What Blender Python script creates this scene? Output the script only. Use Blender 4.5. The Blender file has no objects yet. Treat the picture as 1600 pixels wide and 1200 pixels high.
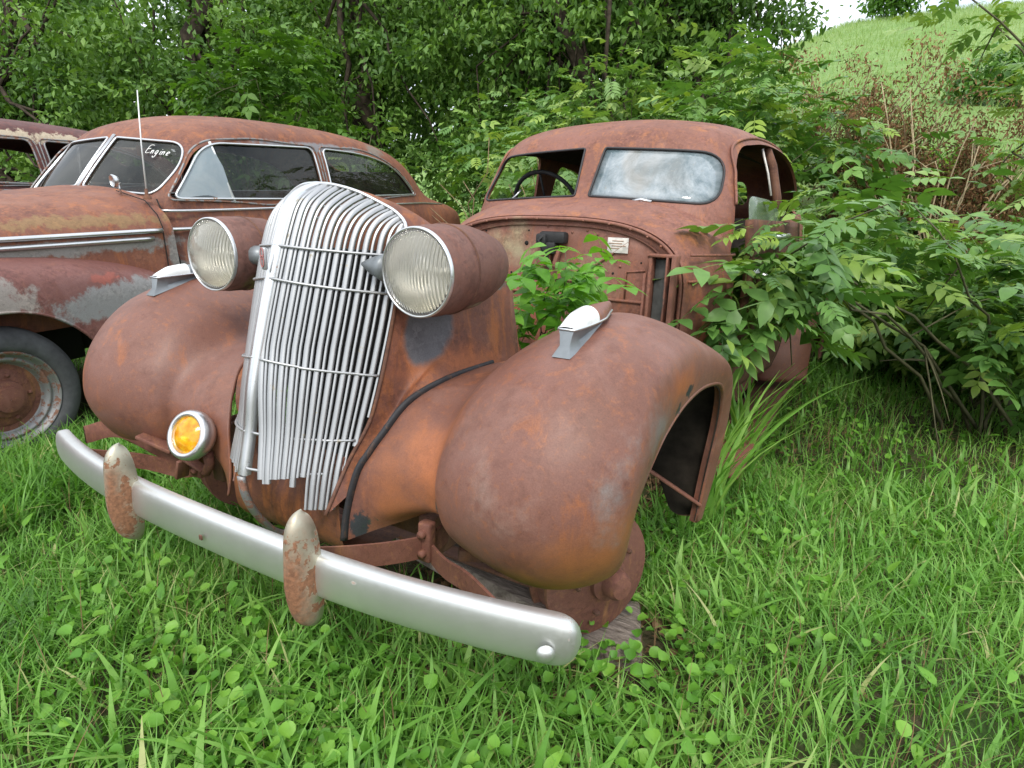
import bpy, bmesh, math, random
import numpy as np
from mathutils import Vector, Matrix
rng = np.random.default_rng(7)
random.seed(7)
S = bpy.context.scene
COL = S.collection
R = math.radians

# ------------------------------------------------------------------ camera, sky, sun, exposure
cam_d = bpy.data.cameras.new('camera')
cam = bpy.data.objects.new('camera', cam_d); COL.objects.link(cam); S.camera = cam
cam_d.sensor_width = 36.0; cam_d.lens = 36.0*961.4/1600.0
cam_d.clip_start = 0.02; cam_d.clip_end = 1500
YAW, PIT, ROL = .5184, .25803, .03537
cy_, sy_ = math.cos(YAW), math.sin(YAW)
fw = Vector((-sy_*math.cos(PIT), cy_*math.cos(PIT), -math.sin(PIT)))
r0 = Vector((cy_, sy_, 0)); u0 = r0.cross(fw)
cr, sr = math.cos(ROL), math.sin(ROL)
Rr = r0*cr+u0*sr; Uu = u0*cr-r0*sr
M = Matrix((Rr, Uu, -fw)).transposed().to_4x4(); M.translation = Vector((1.2352, -.7115, 1.1653))
cam.matrix_world = M

SUN_EL, SUN_AZ = R(50), R(158)          # azimuth from +Y clockwise: light comes from the front right
w = bpy.data.worlds.new('World'); S.world = w; w.use_nodes = True
nt = w.node_tree; nt.nodes.clear()
wo = nt.nodes.new('ShaderNodeOutputWorld'); bg = nt.nodes.new('ShaderNodeBackground')
sky = nt.nodes.new('ShaderNodeTexSky'); sky.sky_type = 'NISHITA'; sky.sun_disc = False
sky.sun_elevation = SUN_EL; sky.sun_rotation = SUN_AZ; sky.air_density = 1.0; sky.dust_density = 4.0; sky.ozone_density = 1.0
mxw = nt.nodes.new('ShaderNodeMixRGB'); mxw.inputs[0].default_value = .72      # thin bright cloud over the sky
tcw = nt.nodes.new('ShaderNodeTexCoord'); nzw = nt.nodes.new('ShaderNodeTexNoise'); nzw.inputs['Scale'].default_value = 2.2; nzw.inputs['Detail'].default_value = 5
rmw = nt.nodes.new('ShaderNodeValToRGB'); rmw.color_ramp.elements[0].position = .35; rmw.color_ramp.elements[1].position = .65
rmw.color_ramp.elements[0].color = (8.0, 9.2, 11.0, 1); rmw.color_ramp.elements[1].color = (18, 18.4, 18.6, 1)
nt.links.new(tcw.outputs['Generated'], nzw.inputs['Vector']); nt.links.new(nzw.outputs['Fac'], rmw.inputs[0])
nt.links.new(sky.outputs[0], mxw.inputs[1]); nt.links.new(rmw.outputs[0], mxw.inputs[2])
nt.links.new(mxw.outputs[0], bg.inputs[0]); bg.inputs[1].default_value = .10; nt.links.new(bg.outputs[0], wo.inputs[0])
sl = bpy.data.lights.new('sun', 'SUN'); sl.energy = 1.5; sl.angle = R(14); sl.color = (1, .95, .86)
so = bpy.data.objects.new('sun', sl); COL.objects.link(so)
sd = Vector((math.sin(SUN_AZ)*math.cos(SUN_EL), math.cos(SUN_AZ)*math.cos(SUN_EL), math.sin(SUN_EL)))
so.rotation_euler = sd.to_track_quat('Z', 'Y').to_euler()
S.view_settings.view_transform = 'Standard'; S.view_settings.look = 'None'
S.view_settings.exposure = 0.55; S.view_settings.gamma = 1.0
S.render.engine = 'CYCLES'

# ------------------------------------------------------------------ helpers
def setp(o, label=None, cat=None, group=None, kind=None):
    if label: o['label'] = label
    if cat: o['category'] = cat
    if group: o['group'] = group
    if kind: o['kind'] = kind
    return o
def empty(name, loc=(0, 0, 0), rot=(0, 0, 0), **k):
    o = bpy.data.objects.new(name, None); o.location = loc; o.rotation_euler = rot; o.empty_display_size = .1
    COL.objects.link(o); return setp(o, **k)
def mobj(name, v, f, mat, parent=None, smooth=True, **k):
    me = bpy.data.meshes.new(name)
    me.from_pydata([tuple(map(float, p)) for p in v], [], [tuple(map(int, q)) for q in f]); me.update()
    if smooth: me.polygons.foreach_set('use_smooth', [True]*len(me.polygons))
    for m in (mat if isinstance(mat, (list, tuple)) else [mat]): me.materials.append(m)
    o = bpy.data.objects.new(name, me); COL.objects.link(o)
    if parent: o.parent = parent
    return setp(o, **k)
def fastmesh(name, V, F, mat, parent=None, col=None, smooth=False, **k):
    """V (n,3), F (m,k) numpy, all faces same size; col (n,) per vertex random value -> attribute 'rnd'"""
    me = bpy.data.meshes.new(name); n, m, kk = len(V), len(F), F.shape[1]
    me.vertices.add(n); me.vertices.foreach_set('co', np.ascontiguousarray(V, dtype=np.float32).ravel())
    me.loops.add(m*kk); me.loops.foreach_set('vertex_index', np.ascontiguousarray(F, dtype=np.int32).ravel())
    me.polygons.add(m); me.polygons.foreach_set('loop_start', np.arange(0, m*kk, kk, dtype=np.int32))
    me.polygons.foreach_set('loop_total', np.full(m, kk, dtype=np.int32))
    if smooth: me.polygons.foreach_set('use_smooth', np.ones(m, dtype=bool))
    me.update(calc_edges=True)
    if col is not None:
        a = me.attributes.new('rnd', 'FLOAT', 'POINT'); a.data.foreach_set('value', np.ascontiguousarray(col, dtype=np.float32))
    me.materials.append(mat)
    o = bpy.data.objects.new(name, me); COL.objects.link(o)
    if parent: o.parent = parent
    return setp(o, **k)
def cr1(P, n):
    """Catmull-Rom through P (k,...) resampled to n points"""
    P = np.asarray(P, float); k = len(P); t = np.linspace(0, k-1, n); i = np.clip(t.astype(int), 0, k-2); u = t-i
    sh = (-1,)+(1,)*(P.ndim-1); u = u.reshape(sh)
    Pe = np.concatenate([[2*P[0]-P[1]], P, [2*P[-1]-P[-2]]])
    a, b, c, d = Pe[i], Pe[i+1], Pe[i+2], Pe[i+3]
    return .5*((2*b)+(-a+c)*u+(2*a-5*b+4*c-d)*u**2+(-a+3*b-3*c+d)*u**3)
def csurf(C, nu, nv):
    C = np.asarray(C, float); A = cr1(C, nu); return np.swapaxes(cr1(np.swapaxes(A, 0, 1), nv), 0, 1)
def gridf(nu, nv, cu=False, cv=False, off=0):
    f = []
    for i in range(nu if cu else nu-1):
        for j in range(nv if cv else nv-1):
            f.append((off+i*nv+j, off+i*nv+(j+1) % nv, off+((i+1) % nu)*nv+(j+1) % nv, off+((i+1) % nu)*nv+j))
    return f
def gsurf(G, cu=False, cv=False):
    nu, nv = G.shape[:2]; return G.reshape(-1, 3), gridf(nu, nv, cu, cv)
def join(*parts):
    V, F, o = [], [], 0
    for v, f in parts:
        V += [tuple(p) for p in v]; F += [tuple(i+o for i in q) for q in f]; o += len(v)
    return V, F
def mirx(vf):
    v, f = vf; return [(-p[0], p[1], p[2]) for p in v], [tuple(reversed(q)) for q in f]
def frames(P):
    P = np.asarray(P, float); T = np.gradient(P, axis=0); T /= np.linalg.norm(T, axis=1)[:, None]+1e-9
    N = np.zeros_like(P); a = np.array([0, 0, 1.]) if abs(T[0][2]) < .9 else np.array([1., 0, 0])
    n = np.cross(T[0], a); n /= np.linalg.norm(n)
    for i in range(len(P)):
        n = n-T[i]*(n@T[i]); n /= np.linalg.norm(n)+1e-9; N[i] = n
    return T, N, np.cross(T, N)
def tube(P, r, n=8, caps=True, sx=1., sy=1.):
    P = np.asarray(P, float); T, N, B = frames(P); r = np.broadcast_to(np.asarray(r, float), (len(P),))
    a = np.arange(n)*2*math.pi/n
    G = P[:, None]+(np.cos(a)[None, :, None]*sx*N[:, None]+np.sin(a)[None, :, None]*sy*B[:, None])*r[:, None, None]
    v, f = gsurf(G, cv=True); v = [tuple(p) for p in v]
    if caps: f = f+[tuple(range(n-1, -1, -1)), tuple(range((len(P)-1)*n, len(P)*n))]
    return v, f
def lathe(prof, o, d, n=40, cap0=False, cap1=False):
    """prof [(radius, along)]"""
    d = Vector(d).normalized(); a = Vector((0, 0, 1)) if abs(d.z) < .9 else Vector((1, 0, 0))
    s = d.cross(a).normalized(); t = s.cross(d); o = Vector(o); v = []
    for (r, h) in prof:
        for k in range(n):
            an = 2*math.pi*k/n; v.append(tuple(o+d*h+s*(math.cos(an)*r)+t*(math.sin(an)*r)))
    f = gridf(len(prof), n, cv=True)
    if cap0: f.append(tuple(range(n)))
    if cap1: f.append(tuple(reversed(range((len(prof)-1)*n, len(prof)*n))))
    return v, f
def rbox(c, s, b=.01, rot=None, seg=2):
    bm = bmesh.new(); bmesh.ops.create_cube(bm, size=1)
    for v in bm.verts: v.co = Vector((v.co.x*s[0], v.co.y*s[1], v.co.z*s[2]))
    if b > 0: bmesh.ops.bevel(bm, geom=list(bm.edges), offset=b, segments=seg, profile=.5, affect='EDGES')
    m = Matrix.Translation(Vector(c)) @ (rot.to_matrix().to_4x4() if rot else Matrix())
    v = [tuple(m @ q.co) for q in bm.verts]; bm.verts.index_update(); f = [tuple(q.index for q in p.verts) for p in bm.faces]
    bm.free(); return v, f
from mathutils import Euler
def bar(a, b, w_, h_, bev=.003):
    a, b = Vector(a), Vector(b); d = b-a; q = d.to_track_quat('Y', 'Z'); return rbox((a+b)/2, (w_, d.length, h_), bev, q)
def bake(o):
    dg = bpy.context.evaluated_depsgraph_get(); dg.update(); me = bpy.data.meshes.new_from_object(o.evaluated_get(dg))
    o.modifiers.clear(); old = o.data; o.data = me; me.name = o.name; bpy.data.meshes.remove(old)
def solid(o, t, off=-1.0, rim=True):
    m = o.modifiers.new('s', 'SOLIDIFY'); m.thickness = t; m.offset = off; m.use_rim = rim; m.use_even_offset = False
def cut(o, cutters):
    """cutters: list of (v,f) closed meshes"""
    obs = []
    for v, f in cutters:
        c = mobj('cutter', v, f, MAT['dark'], o.parent, smooth=False); obs.append(c)
        bm = bmesh.new(); bm.from_mesh(c.data); bmesh.ops.recalc_face_normals(bm, faces=bm.faces); bm.to_mesh(c.data); bm.free()
        m = o.modifiers.new('b', 'BOOLEAN'); m.operation = 'DIFFERENCE'; m.object = c; m.solver = 'EXACT'
    bake(o)
    for c in obs:
        me = c.data; bpy.data.objects.remove(c); bpy.data.meshes.remove(me)
def prism(poly, axis, a, b):
    """poly list of 2D; extruded along axis from a to b. axis 'X': poly=(y,z); 'Y': poly=(x,z)"""
    n = len(poly)
    mk = (lambda p, t: (t, p[0], p[1])) if axis == 'X' else ((lambda p, t: (p[0], t, p[1])) if axis == 'Y' else (lambda p, t: (p[0], p[1], t)))
    v = [mk(p, a) for p in poly]+[mk(p, b) for p in poly]
    f = [tuple(range(n)), tuple(reversed(range(n, 2*n)))]+[(i, i+n, (i+1) % n+n, (i+1) % n) for i in range(n)]
    return v, f
def rpoly(pts, n=8):
    """polygon with rounded corners; pts (x,y,radius)"""
    out = []; k = len(pts)
    for i in range(k):
        p = np.array(pts[i][:2], float); a = np.array(pts[i-1][:2], float); b = np.array(pts[(i+1) % k][:2], float); r = pts[i][2]
        if r <= 0: out.append(tuple(p)); continue
        da = (a-p); la = np.linalg.norm(da); db = b-p; lb = np.linalg.norm(db); r1 = min(r, la*.49); r2 = min(r, lb*.49)
        p0 = p+da/la*r1; p1 = p+db/lb*r2
        for t in np.linspace(0, 1, n): out.append(tuple((1-t)**2*p0+2*t*(1-t)*p+t*t*p1))
    den = []
    for i in range(len(out)):
        a, b = np.array(out[i]), np.array(out[(i+1) % len(out)]); m_ = max(1, int(np.linalg.norm(b-a)/.03))
        den += [tuple(a+(b-a)*q/m_) for q in range(m_)]
    return den
def fillpoly(poly, fn, n=2):
    """flat-ish filled polygon mapped by fn(2d)->3d, with centre fan rings so it can curve"""
    P = np.array(poly); c = P.mean(0); rings = [P*(1-t)+c*t for t in np.linspace(0, .95, n+1)]
    v = [fn(*q) for r_ in rings for q in r_]+[fn(*c)]; m = len(P); f = gridf(n+1, m, cv=True)
    f += [(n*m+i, n*m+(i+1) % m, (n+1)*m) for i in range(m)]
    return v, f

# ------------------------------------------------------------------ materials
def newmat(name):
    m = bpy.data.materials.new(name); m.use_nodes = True; n = m.node_tree; b = n.nodes['Principled BSDF']; return m, n, b
def N(n, t, **k):
    x = n.nodes.new(t)
    for a, v in k.items():
        if a in x.inputs: x.inputs[a].default_value = v
        else: setattr(x, a, v)
    return x
def mixc(n, fac, a, b, mode='MIX'):
    m = n.nodes.new('ShaderNodeMixRGB'); m.blend_type = mode
    for i, s in ((0, fac), (1, a), (2, b)):
        if hasattr(s, 'is_linked') or isinstance(s, bpy.types.NodeSocket): n.links.new(s, m.inputs[i])
        elif i == 0: m.inputs[0].default_value = s
        else: m.inputs[i].default_value = (*s, 1) if len(s) == 3 else s
    return m.outputs[0]
def ramp(n, src, p0, p1, c0=(0, 0, 0, 1), c1=(1, 1, 1, 1)):
    r = n.nodes.new('ShaderNodeValToRGB'); e = r.color_ramp.elements; e[0].position = p0; e[1].position = p1; e[0].color = c0; e[1].color = c1
    n.links.new(src, r.inputs[0]); return r.outputs[0]
def noise(n, co, scale, detail=5, rough=.55, dist=0, vec=None):
    x = N(n, 'ShaderNodeTexNoise', Scale=scale, Detail=detail, Roughness=rough, Distortion=dist)
    src = co
    if vec:
        mp = n.nodes.new('ShaderNodeMapping'); mp.inputs['Scale'].default_value = vec; n.links.new(co, mp.inputs[0]); src = mp.outputs[0]
    n.links.new(src, x.inputs['Vector']); return x.outputs['Fac']
def bump(n, b, src, s, d=.01):
    x = n.nodes.new('ShaderNodeBump'); x.inputs['Strength'].default_value = s; x.inputs['Distance'].default_value = d
    n.links.new(src, x.inputs['Height']); n.links.new(x.outputs[0], b.inputs['Normal'])
def spot(n, co, c, rad, soft=.35, amp=.5, nscale=9., rough=.6, rot=None):
    """mask of an irregular stain around c (object coordinates)"""
    mp = n.nodes.new('ShaderNodeMapping'); mp.vector_type = 'TEXTURE'
    mp.inputs['Location'].default_value = c; mp.inputs['Scale'].default_value = rad
    if rot: mp.inputs['Rotation'].default_value = rot
    n.links.new(co, mp.inputs[0])
    ln = n.nodes.new('ShaderNodeVectorMath'); ln.operation = 'LENGTH'; n.links.new(mp.outputs[0], ln.inputs[0])
    nz = noise(n, co, nscale, 6, rough)
    ma = n.nodes.new('ShaderNodeMath'); ma.operation = 'MULTIPLY_ADD'; ma.inputs[1].default_value = amp; n.links.new(nz, ma.inputs[0]); n.links.new(ln.outputs['Value'], ma.inputs[2])
    r_ = n.nodes.new('ShaderNodeMapRange'); r_.interpolation_type = 'SMOOTHSTEP'
    r_.inputs['From Min'].default_value = 1+amp*.5-soft*1.4; r_.inputs['From Max'].default_value = 1+amp*.5+.02; r_.inputs['To Min'].default_value = 1; r_.inputs['To Max'].default_value = 0
    n.links.new(ma.outputs[0], r_.inputs[0]); return r_.outputs[0]
def rustmat(name, mauve=(.235, .105, .085), brown=(.15, .062, .042), orange=(.33, .115, .042), grey=(.20, .19, .19), gam=.0, stains=(), greyamt=.0, rough=.55, seed=0., om=.5, flk=1.):
    m, n, b = newmat(name); tc = n.nodes.new('ShaderNodeTexCoord'); mp = n.nodes.new('ShaderNodeMapping'); mp.inputs['Location'].default_value = (seed, seed*.7, seed*1.3)
    n.links.new(tc.outputs['Object'], mp.inputs[0]); co = mp.outputs[0]; oc = tc.outputs['Object']
    big = noise(n, co, 2.3, 6, .6, .4); med = noise(n, co, 9, 7, .65, .3); fine = noise(n, co, 60, 6, .7); vfine = noise(n, co, 320, 3, .6)
    streak = noise(n, co, 5, 6, .7, .5, (3.5, 3.5, .7))
    c = mixc(n, ramp(n, big, .38, .62), mauve, brown)
    c = mixc(n, ramp(n, streak, om-.04, om+.14), c, orange)
    c = mixc(n, ramp(n, med, .52, .72, (0, 0, 0, 1), (.75, .75, .75, 1)), c, (brown[0]*.8, brown[1]*.75, brown[2]*.8))
    c = mixc(n, ramp(n, fine, .54, .72, (0, 0, 0, 1), (.6, .6, .6, 1)), c, orange)
    dk = noise(n, co, 26, 8, .75, .2); c = mixc(n, ramp(n, dk, .58, .70, (0, 0, 0, 1), (.3+.4*flk, .3+.4*flk, .3+.4*flk, 1)), c, (brown[0]*.55, brown[1]*.5, brown[2]*.55))
    lt = noise(n, co, 5.5, 7, .6, .8); c = mixc(n, ramp(n, lt, .55, .75, (0, 0, 0, 1), (.55, .55, .55, 1)), c, (mauve[0]*1.25, mauve[1]*1.5, mauve[2]*1.6))
    if greyamt > 0:
        g = noise(n, co, 3.1, 9, .62, .6); c = mixc(n, ramp(n, g, .63-greyamt*.18, .655-greyamt*.18), c, grey)
    for st in stains:
        mk = spot(n, oc, st[0], st[1], *(st[3] if len(st) > 3 else ())); colr = st[2]
        c = mixc(n, mk, c, colr)
    vo = N(n, 'ShaderNodeTexVoronoi', Scale=95.); n.links.new(co, vo.inputs['Vector']); fl = mixc(n, ramp(n, med, .40, .62), (1, 1, 1), ramp(n, vo.outputs['Color'], .25, .8, (.72, .70, .68, 1), (1.22, 1.18, 1.14, 1))); c = mixc(n, .8*flk, c, fl, 'MULTIPLY')
    pit = noise(n, co, 150, 4, .8); c = mixc(n, ramp(n, pit, .62, .68, (0, 0, 0, 1), (.65*flk, .65*flk, .65*flk, 1)), c, (brown[0]*.35, brown[1]*.35, brown[2]*.4))
    sp = mixc(n, .35, (1, 1, 1), ramp(n, vfine, .3, .7, (.55, .55, .55, 1), (1.35, 1.35, 1.35, 1))); c = mixc(n, 1.0, c, sp, 'MULTIPLY')
    n.links.new(c, b.inputs['Base Color']); rr = n.nodes.new('ShaderNodeMapRange'); rr.inputs['To Min'].default_value = rough-.1; rr.inputs['To Max'].default_value = rough+.22
    n.links.new(med, rr.inputs[0]); n.links.new(rr.outputs[0], b.inputs['Roughness']); b.inputs['Specular IOR Level'].default_value = .42
    hs = n.nodes.new('ShaderNodeMath'); hs.operation = 'ADD'; n.links.new(fine, hs.inputs[0]); n.links.new(vfine, hs.inputs[1])
    dent = noise(n, co, 4.5, 2, .4); db = n.nodes.new('ShaderNodeBump'); db.inputs['Strength'].default_value = .22; db.inputs['Distance'].default_value = .03; n.links.new(dent, db.inputs['Height'])
    bump(n, b, hs.outputs[0], .13, .002); b.inputs['Normal'].links[0].from_node; n.links.new(db.outputs[0], b.inputs['Normal'].links[0].from_node.inputs['Normal']); return m
def simple(name, col, rough=.6, metal=0., nscale=None, namt=.3, bmp=0., spec=.5):
    m, n, b = newmat(name); b.inputs['Base Color'].default_value = (*col, 1); b.inputs['Roughness'].default_value = rough; b.inputs['Metallic'].default_value = metal; b.inputs['Specular IOR Level'].default_value = spec
    if nscale:
        tc = n.nodes.new('ShaderNodeTexCoord'); z = noise(n, tc.outputs['Object'], nscale, 6, .6)
        c = mixc(n, ramp(n, z, .35, .7), tuple(x*(1-namt) for x in col), tuple(min(1, x*(1+namt)) for x in col)); n.links.new(c, b.inputs['Base Color'])
        if bmp: bump(n, b, z, bmp, .004)
    return m
def chromemat(name, base=(.62, .63, .62), rough=.28, rust=.12, rcol=(.20, .085, .035), nscale=14, stains=(), metal=.9):
    m, n, b = newmat(name); tc = n.nodes.new('ShaderNodeTexCoord'); co = tc.outputs['Object']
    z = noise(n, co, nscale, 8, .7, .3); z2 = noise(n, co, 120, 4, .6); z3 = noise(n, co, 3.5, 5, .6)
    msk = ramp(n, z, .72-rust, .76-rust)
    c0 = mixc(n, ramp(n, z3, .35, .65), base, tuple(x*.86 for x in base))
    allm = msk
    for st in stains:
        mk = spot(n, co, st[0], st[1], .5, 1.1, 16); mx = n.nodes.new('ShaderNodeMath'); mx.operation = 'MAXIMUM'; n.links.new(allm, mx.inputs[0]); n.links.new(mk, mx.inputs[1]); allm = mx.outputs[0]
    rc = mixc(n, ramp(n, z2, .35, .65), rcol, tuple(min(1, x*1.9) for x in rcol))
    c = mixc(n, allm, c0, rc); n.links.new(c, b.inputs['Base Color'])
    mm = n.nodes.new('ShaderNodeMapRange'); mm.inputs['To Min'].default_value = metal; mm.inputs['To Max'].default_value = 0.; n.links.new(allm, mm.inputs[0]); n.links.new(mm.outputs[0], b.inputs['Metallic'])
    ro = n.nodes.new('ShaderNodeMapRange'); ro.inputs['To Min'].default_value = rough; ro.inputs['To Max'].default_value = .75; n.links.new(allm, ro.inputs[0])
    ad = n.nodes.new('ShaderNodeMath'); ad.operation = 'MULTIPLY_ADD'; ad.inputs[1].default_value = .16; n.links.new(z2, ad.inputs[0]); n.links.new(ro.outputs[0], ad.inputs[2]); n.links.new(ad.outputs[0], b.inputs['Roughness'])
    bump(n, b, z2, .08, .001); return m
def leafmat(name, cols, trans=.25, rough=.5, spec=.35, yellow=0.):
    """cols: list of 3 albedo colours mixed by the per-leaf random value"""
    m, n, b = newmat(name); at = n.nodes.new('ShaderNodeAttribute'); at.attribute_name = 'rnd'
    r = n.nodes.new('ShaderNodeValToRGB'); e = r.color_ramp.elements; e[0].color = (*cols[0], 1); e[1].color = (*cols[-1], 1)
    for i, c in enumerate(cols[1:-1]): q = e.new((i+1)/(len(cols)-1)); q.color = (*c, 1)
    n.links.new(at.outputs['Fac'], r.inputs[0]); col = r.outputs[0]
    tc = n.nodes.new('ShaderNodeTexCoord'); z = noise(n, tc.outputs['Object'], 30, 3); col = mixc(n, 1., col, ramp(n, z, .2, .8, (.82, .82, .82, 1), (1.15, 1.15, 1.15, 1)), 'MULTIPLY')
    n.links.new(col, b.inputs['Base Color']); b.inputs['Roughness'].default_value = rough; b.inputs['Specular IOR Level'].default_value = spec
    tr = n.nodes.new('ShaderNodeBsdfTranslucent'); tcol = mixc(n, 1., col, (1.5, 1.6, .55), 'MULTIPLY'); n.links.new(tcol, tr.inputs[0])
    ms = n.nodes.new('ShaderNodeMixShader'); ms.inputs[0].default_value = trans; n.links.new(b.outputs[0], ms.inputs[1]); n.links.new(tr.outputs[0], ms.inputs[2])
    n.links.new(ms.outputs[0], n.nodes['Material Output'].inputs[0]); return m
MAT = {}
MAT['dark'] = simple('dark', (.012, .011, .01), .9)
SOFT = (.9, 3.0, 5., .62)
HARD = (.3, 3.4, 11., .7)
FINE = (.25, 3.6, 30., .72)
VEIL = (.9, 4.2, 6.5, .68)
MAT['fender_r'] = rustmat('fender_paint_rust', mauve=(.200, .094, .072), brown=(.150, .064, .043), orange=(.31, .108, .040), om=.60, rough=.45, flk=.35, stains=(
    ((.84, .30, .56), (.17, .16, .12), (.30, .115, .045), SOFT),
    ((.72, .34, .43), (.36, .25, .09), (.33, .14, .04), SOFT),
    ((.46, .3, .62), (.10, .10, .26), (.36, .125, .05), SOFT),
    ((.36, .34, .56), (.10, .14, .17), (.33, .12, .05), SOFT),
    ((.92, .62, .83), (.07, .16, .06), (.36, .12, .045), SOFT),
    ((.91, .46, .78), (.05, .12, .07), (.20, .165, .155), VEIL),
    ((.89, .27, .66), (.05, .07, .10), (.205, .185, .175), VEIL),
    ((.66, .19, .66), (.13, .08, .08), (.27, .175, .145), VEIL),
    ((.485, .28, .535), (.02, .05, .05), (.045, .055, .06), HARD),
    ((.925, .68, .80), (.03, .035, .018), (.03, .035, .04), FINE),
    ((.925, .60, .775), (.03, .03, .017), (.03, .035, .04), FINE),
    ((.25, .28, .44), (.03, .06, .04), (.035, .04, .045), FINE),
    ((.30, .26, .44), (.03, .06, .03), (.04, .07, .05), FINE),
))
MAT['fender_l'] = rustmat('fender_paint_rust_far', mauve=(.200, .094, .072), brown=(.150, .064, .043), orange=(.31, .108, .040), om=.60, rough=.45, flk=.35, seed=3., stains=(
    ((-.83, .24, .56), (.09, .20, .20), (.42, .14, .045), SOFT),
    ((-.40, .30, .50), (.24, .2, .18), (.33, .115, .045), SOFT),
    ((-.72, .30, .42), (.3, .2, .08), (.36, .12, .04), SOFT)))
MAT['nose'] = rustmat('nose_panel_rust', mauve=(.185, .075, .050), brown=(.12, .048, .032), orange=(.30, .105, .036), om=.52, seed=5., stains=(
    ((.30, .60, .80), (.14, .3, .07), (.34, .11, .04), SOFT),
    ((.275, .535, .88), (.06, .10, .095), (.34, .115, .04), (.3, 1.2, 7., .55)),
    ((.275, .535, .885), (.06, .088, .083), (.105, .105, .118), (.22, 1.2, 7., .55)),
    ((.28, .46, .995), (.06, .06, .03), (.02, .022, .03), (.2, .9, 30., .6)),
    ((.34, .72, .99), (.06, .12, .02), (.12, .13, .12), (.2, .9, 30., .6))))
MAT['lamp'] = rustmat('lamp_shell_rust', mauve=(.175, .090, .075), brown=(.145, .068, .052), orange=(.22, .085, .05), om=.68, seed=8., rough=.6, stains=(
    ((-.29, .50, .965), (.10, .09, .045), (.17, .20, .07), (.2, .8, 18., .6)),
    ((-.36, .44, .96), (.06, .04, .035), (.05, .03, .02), (.2, .9, 26., .6)),
    ((.44, .62, .965), (.08, .14, .014), (.22, .22, .16), (.2, .9, 26., .6)),))
MAT['cab'] = rustmat('cab_rust', mauve=(.245, .108, .080), brown=(.185, .076, .052), orange=(.34, .13, .05), om=.56, seed=11., stains=(
    ((.68, 1.98, 1.30), (.06, .1, .14), (.38, .15, .075), SOFT),
    ((.70, 1.9, 1.17), (.06, .12, .07), (.20, .17, .15), (.4, .8, 14., .6)),
    ((.70, 1.85, .70), (.08, .12, .26), (.36, .085, .035), SOFT),
    ((.74, 1.86, .99), (.05, .05, .05), (.05, .06, .07), (.3, 1., 26., .6))))
MAT['firewall'] = rustmat('firewall_rust', mauve=(.255, .115, .085), brown=(.19, .080, .055), orange=(.33, .115, .05), om=.6, seed=14., rough=.65, stains=(
    ((-.22, 1.75, 1.08), (.19, .12, .11), (.36, .30, .19), (.8, 2.6, 7., .65)),
    ((.22, 1.75, .95), (.16, .12, .10), (.30, .20, .14), (.8, 3., 7., .65)),
    ((-.30, 1.75, .78), (.4, .1, .10), (.36, .075, .035), SOFT),
    ((.52, 1.75, .90), (.035, .1, .14), (.035, .045, .05), (.3, 1., 22., .6))))
MAT['underbody'] = rustmat('underbody_rust', mauve=(.14, .07, .05), brown=(.09, .042, .03), orange=(.18, .08, .04), seed=2., rough=.75)
MAT['undercoat'] = simple('dirt_and_shade_undercoat', (.022, .018, .014), .95, 0, 14, .5, .4, .2)  # dirt black, also stands in for the shade inside the wheel arch
MAT['hubrust'] = rustmat('hub_rust', mauve=(.20, .085, .06), brown=(.15, .06, .042), orange=(.30, .14, .06), seed=22., rough=.7, om=.58)
MAT['car2'] = rustmat('second_car_rust', mauve=(.215, .085, .05), brown=(.155, .060, .040), orange=(.31, .11, .04), grey=(.21, .205, .20), greyamt=.0, seed=31., om=.54, stains=(
    ((.66, .55, .91), (.3, .75, .045), (.25, .24, .22), (.3, 3.4, 6., .7)),
    ((.73, 1.04, .85), (.06, .07, .14), (.22, .21, .20), (.3, 3.0, 8., .7)),
    ((.73, 1.12, 1.14), (.06, .10, .035), (.26, .24, .20), (.3, 3.0, 12., .7)),
    ((.66, 2.25, 1.45), (.06, .9, .035), (.22, .21, .22), (.3, 3.0, 8., .7)),
    ((.62, .62, 1.03), (.2, .5, .035), (.22, .13, .06), (.35, 3.6, 14., .72)),
    ((.5, 3.0, 1.45), (.2, .14, .06), (.20, .16, .13), (.3, 2.6, 14., .7))))
MAT['car2f'] = rustmat('second_car_fender_rust', mauve=(.19, .085, .075), brown=(.15, .06, .05), orange=(.21, .09, .06), grey=(.23, .225, .22), greyamt=.0, seed=37., om=.6, stains=(
    ((.80, .80, .66), (.16, .50, .10), (.235, .235, .235), (.25, 3.4, 5., .72)),
    ((.82, -.05, .74), (.12, .38, .09), (.27, .24, .22), (.25, 3.2, 6., .72)),
    ((.81, .55, .78), (.05, .09, .025), (.26, .08, .06), (.3, 3.4, 22., .75)),))
MAT['car3'] = rustmat('third_car_rust', mauve=(.115, .045, .042), brown=(.085, .034, .032), orange=(.15, .05, .04), grey=(.42, .37, .30), greyamt=.25, seed=43.)
MAT['car3roof'] = rustmat('third_car_roof_paint', mauve=(.115, .045, .042), brown=(.085, .034, .032), orange=(.15, .05, .04), grey=(.42, .37, .30), seed=43., stains=(
    ((.62, 1.6, 1.46), (.09, 2.2, .05), (.45, .38, .28), (.25, 4., 12., .75)),))
MAT['bumper'] = chromemat('bumper_chrome', (.74, .75, .73), .36, .07, stains=(((.45, .04, .47), (.01, .05, .006)),), nscale=10)
MAT['guard'] = chromemat('guard_chrome', (.50, .48, .38), .32, .21, (.155, .072, .038), 16, stains=(((.33, .02, .43), (.045, .07, .165)), ((-.310, .02, .44), (.034, .07, .15))))
MAT['chrome'] = chromemat('bright_trim', (.70, .71, .72), .22, .06)
MAT['grille'] = chromemat('grille_metal', (.45, .46, .47), .36, .09, (.26, .23, .17), 26, metal=.7)
MAT['dulltrim'] = chromemat('dull_trim', (.30, .30, .30), .48, .20, (.15, .075, .05), 20, metal=.7)
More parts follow.
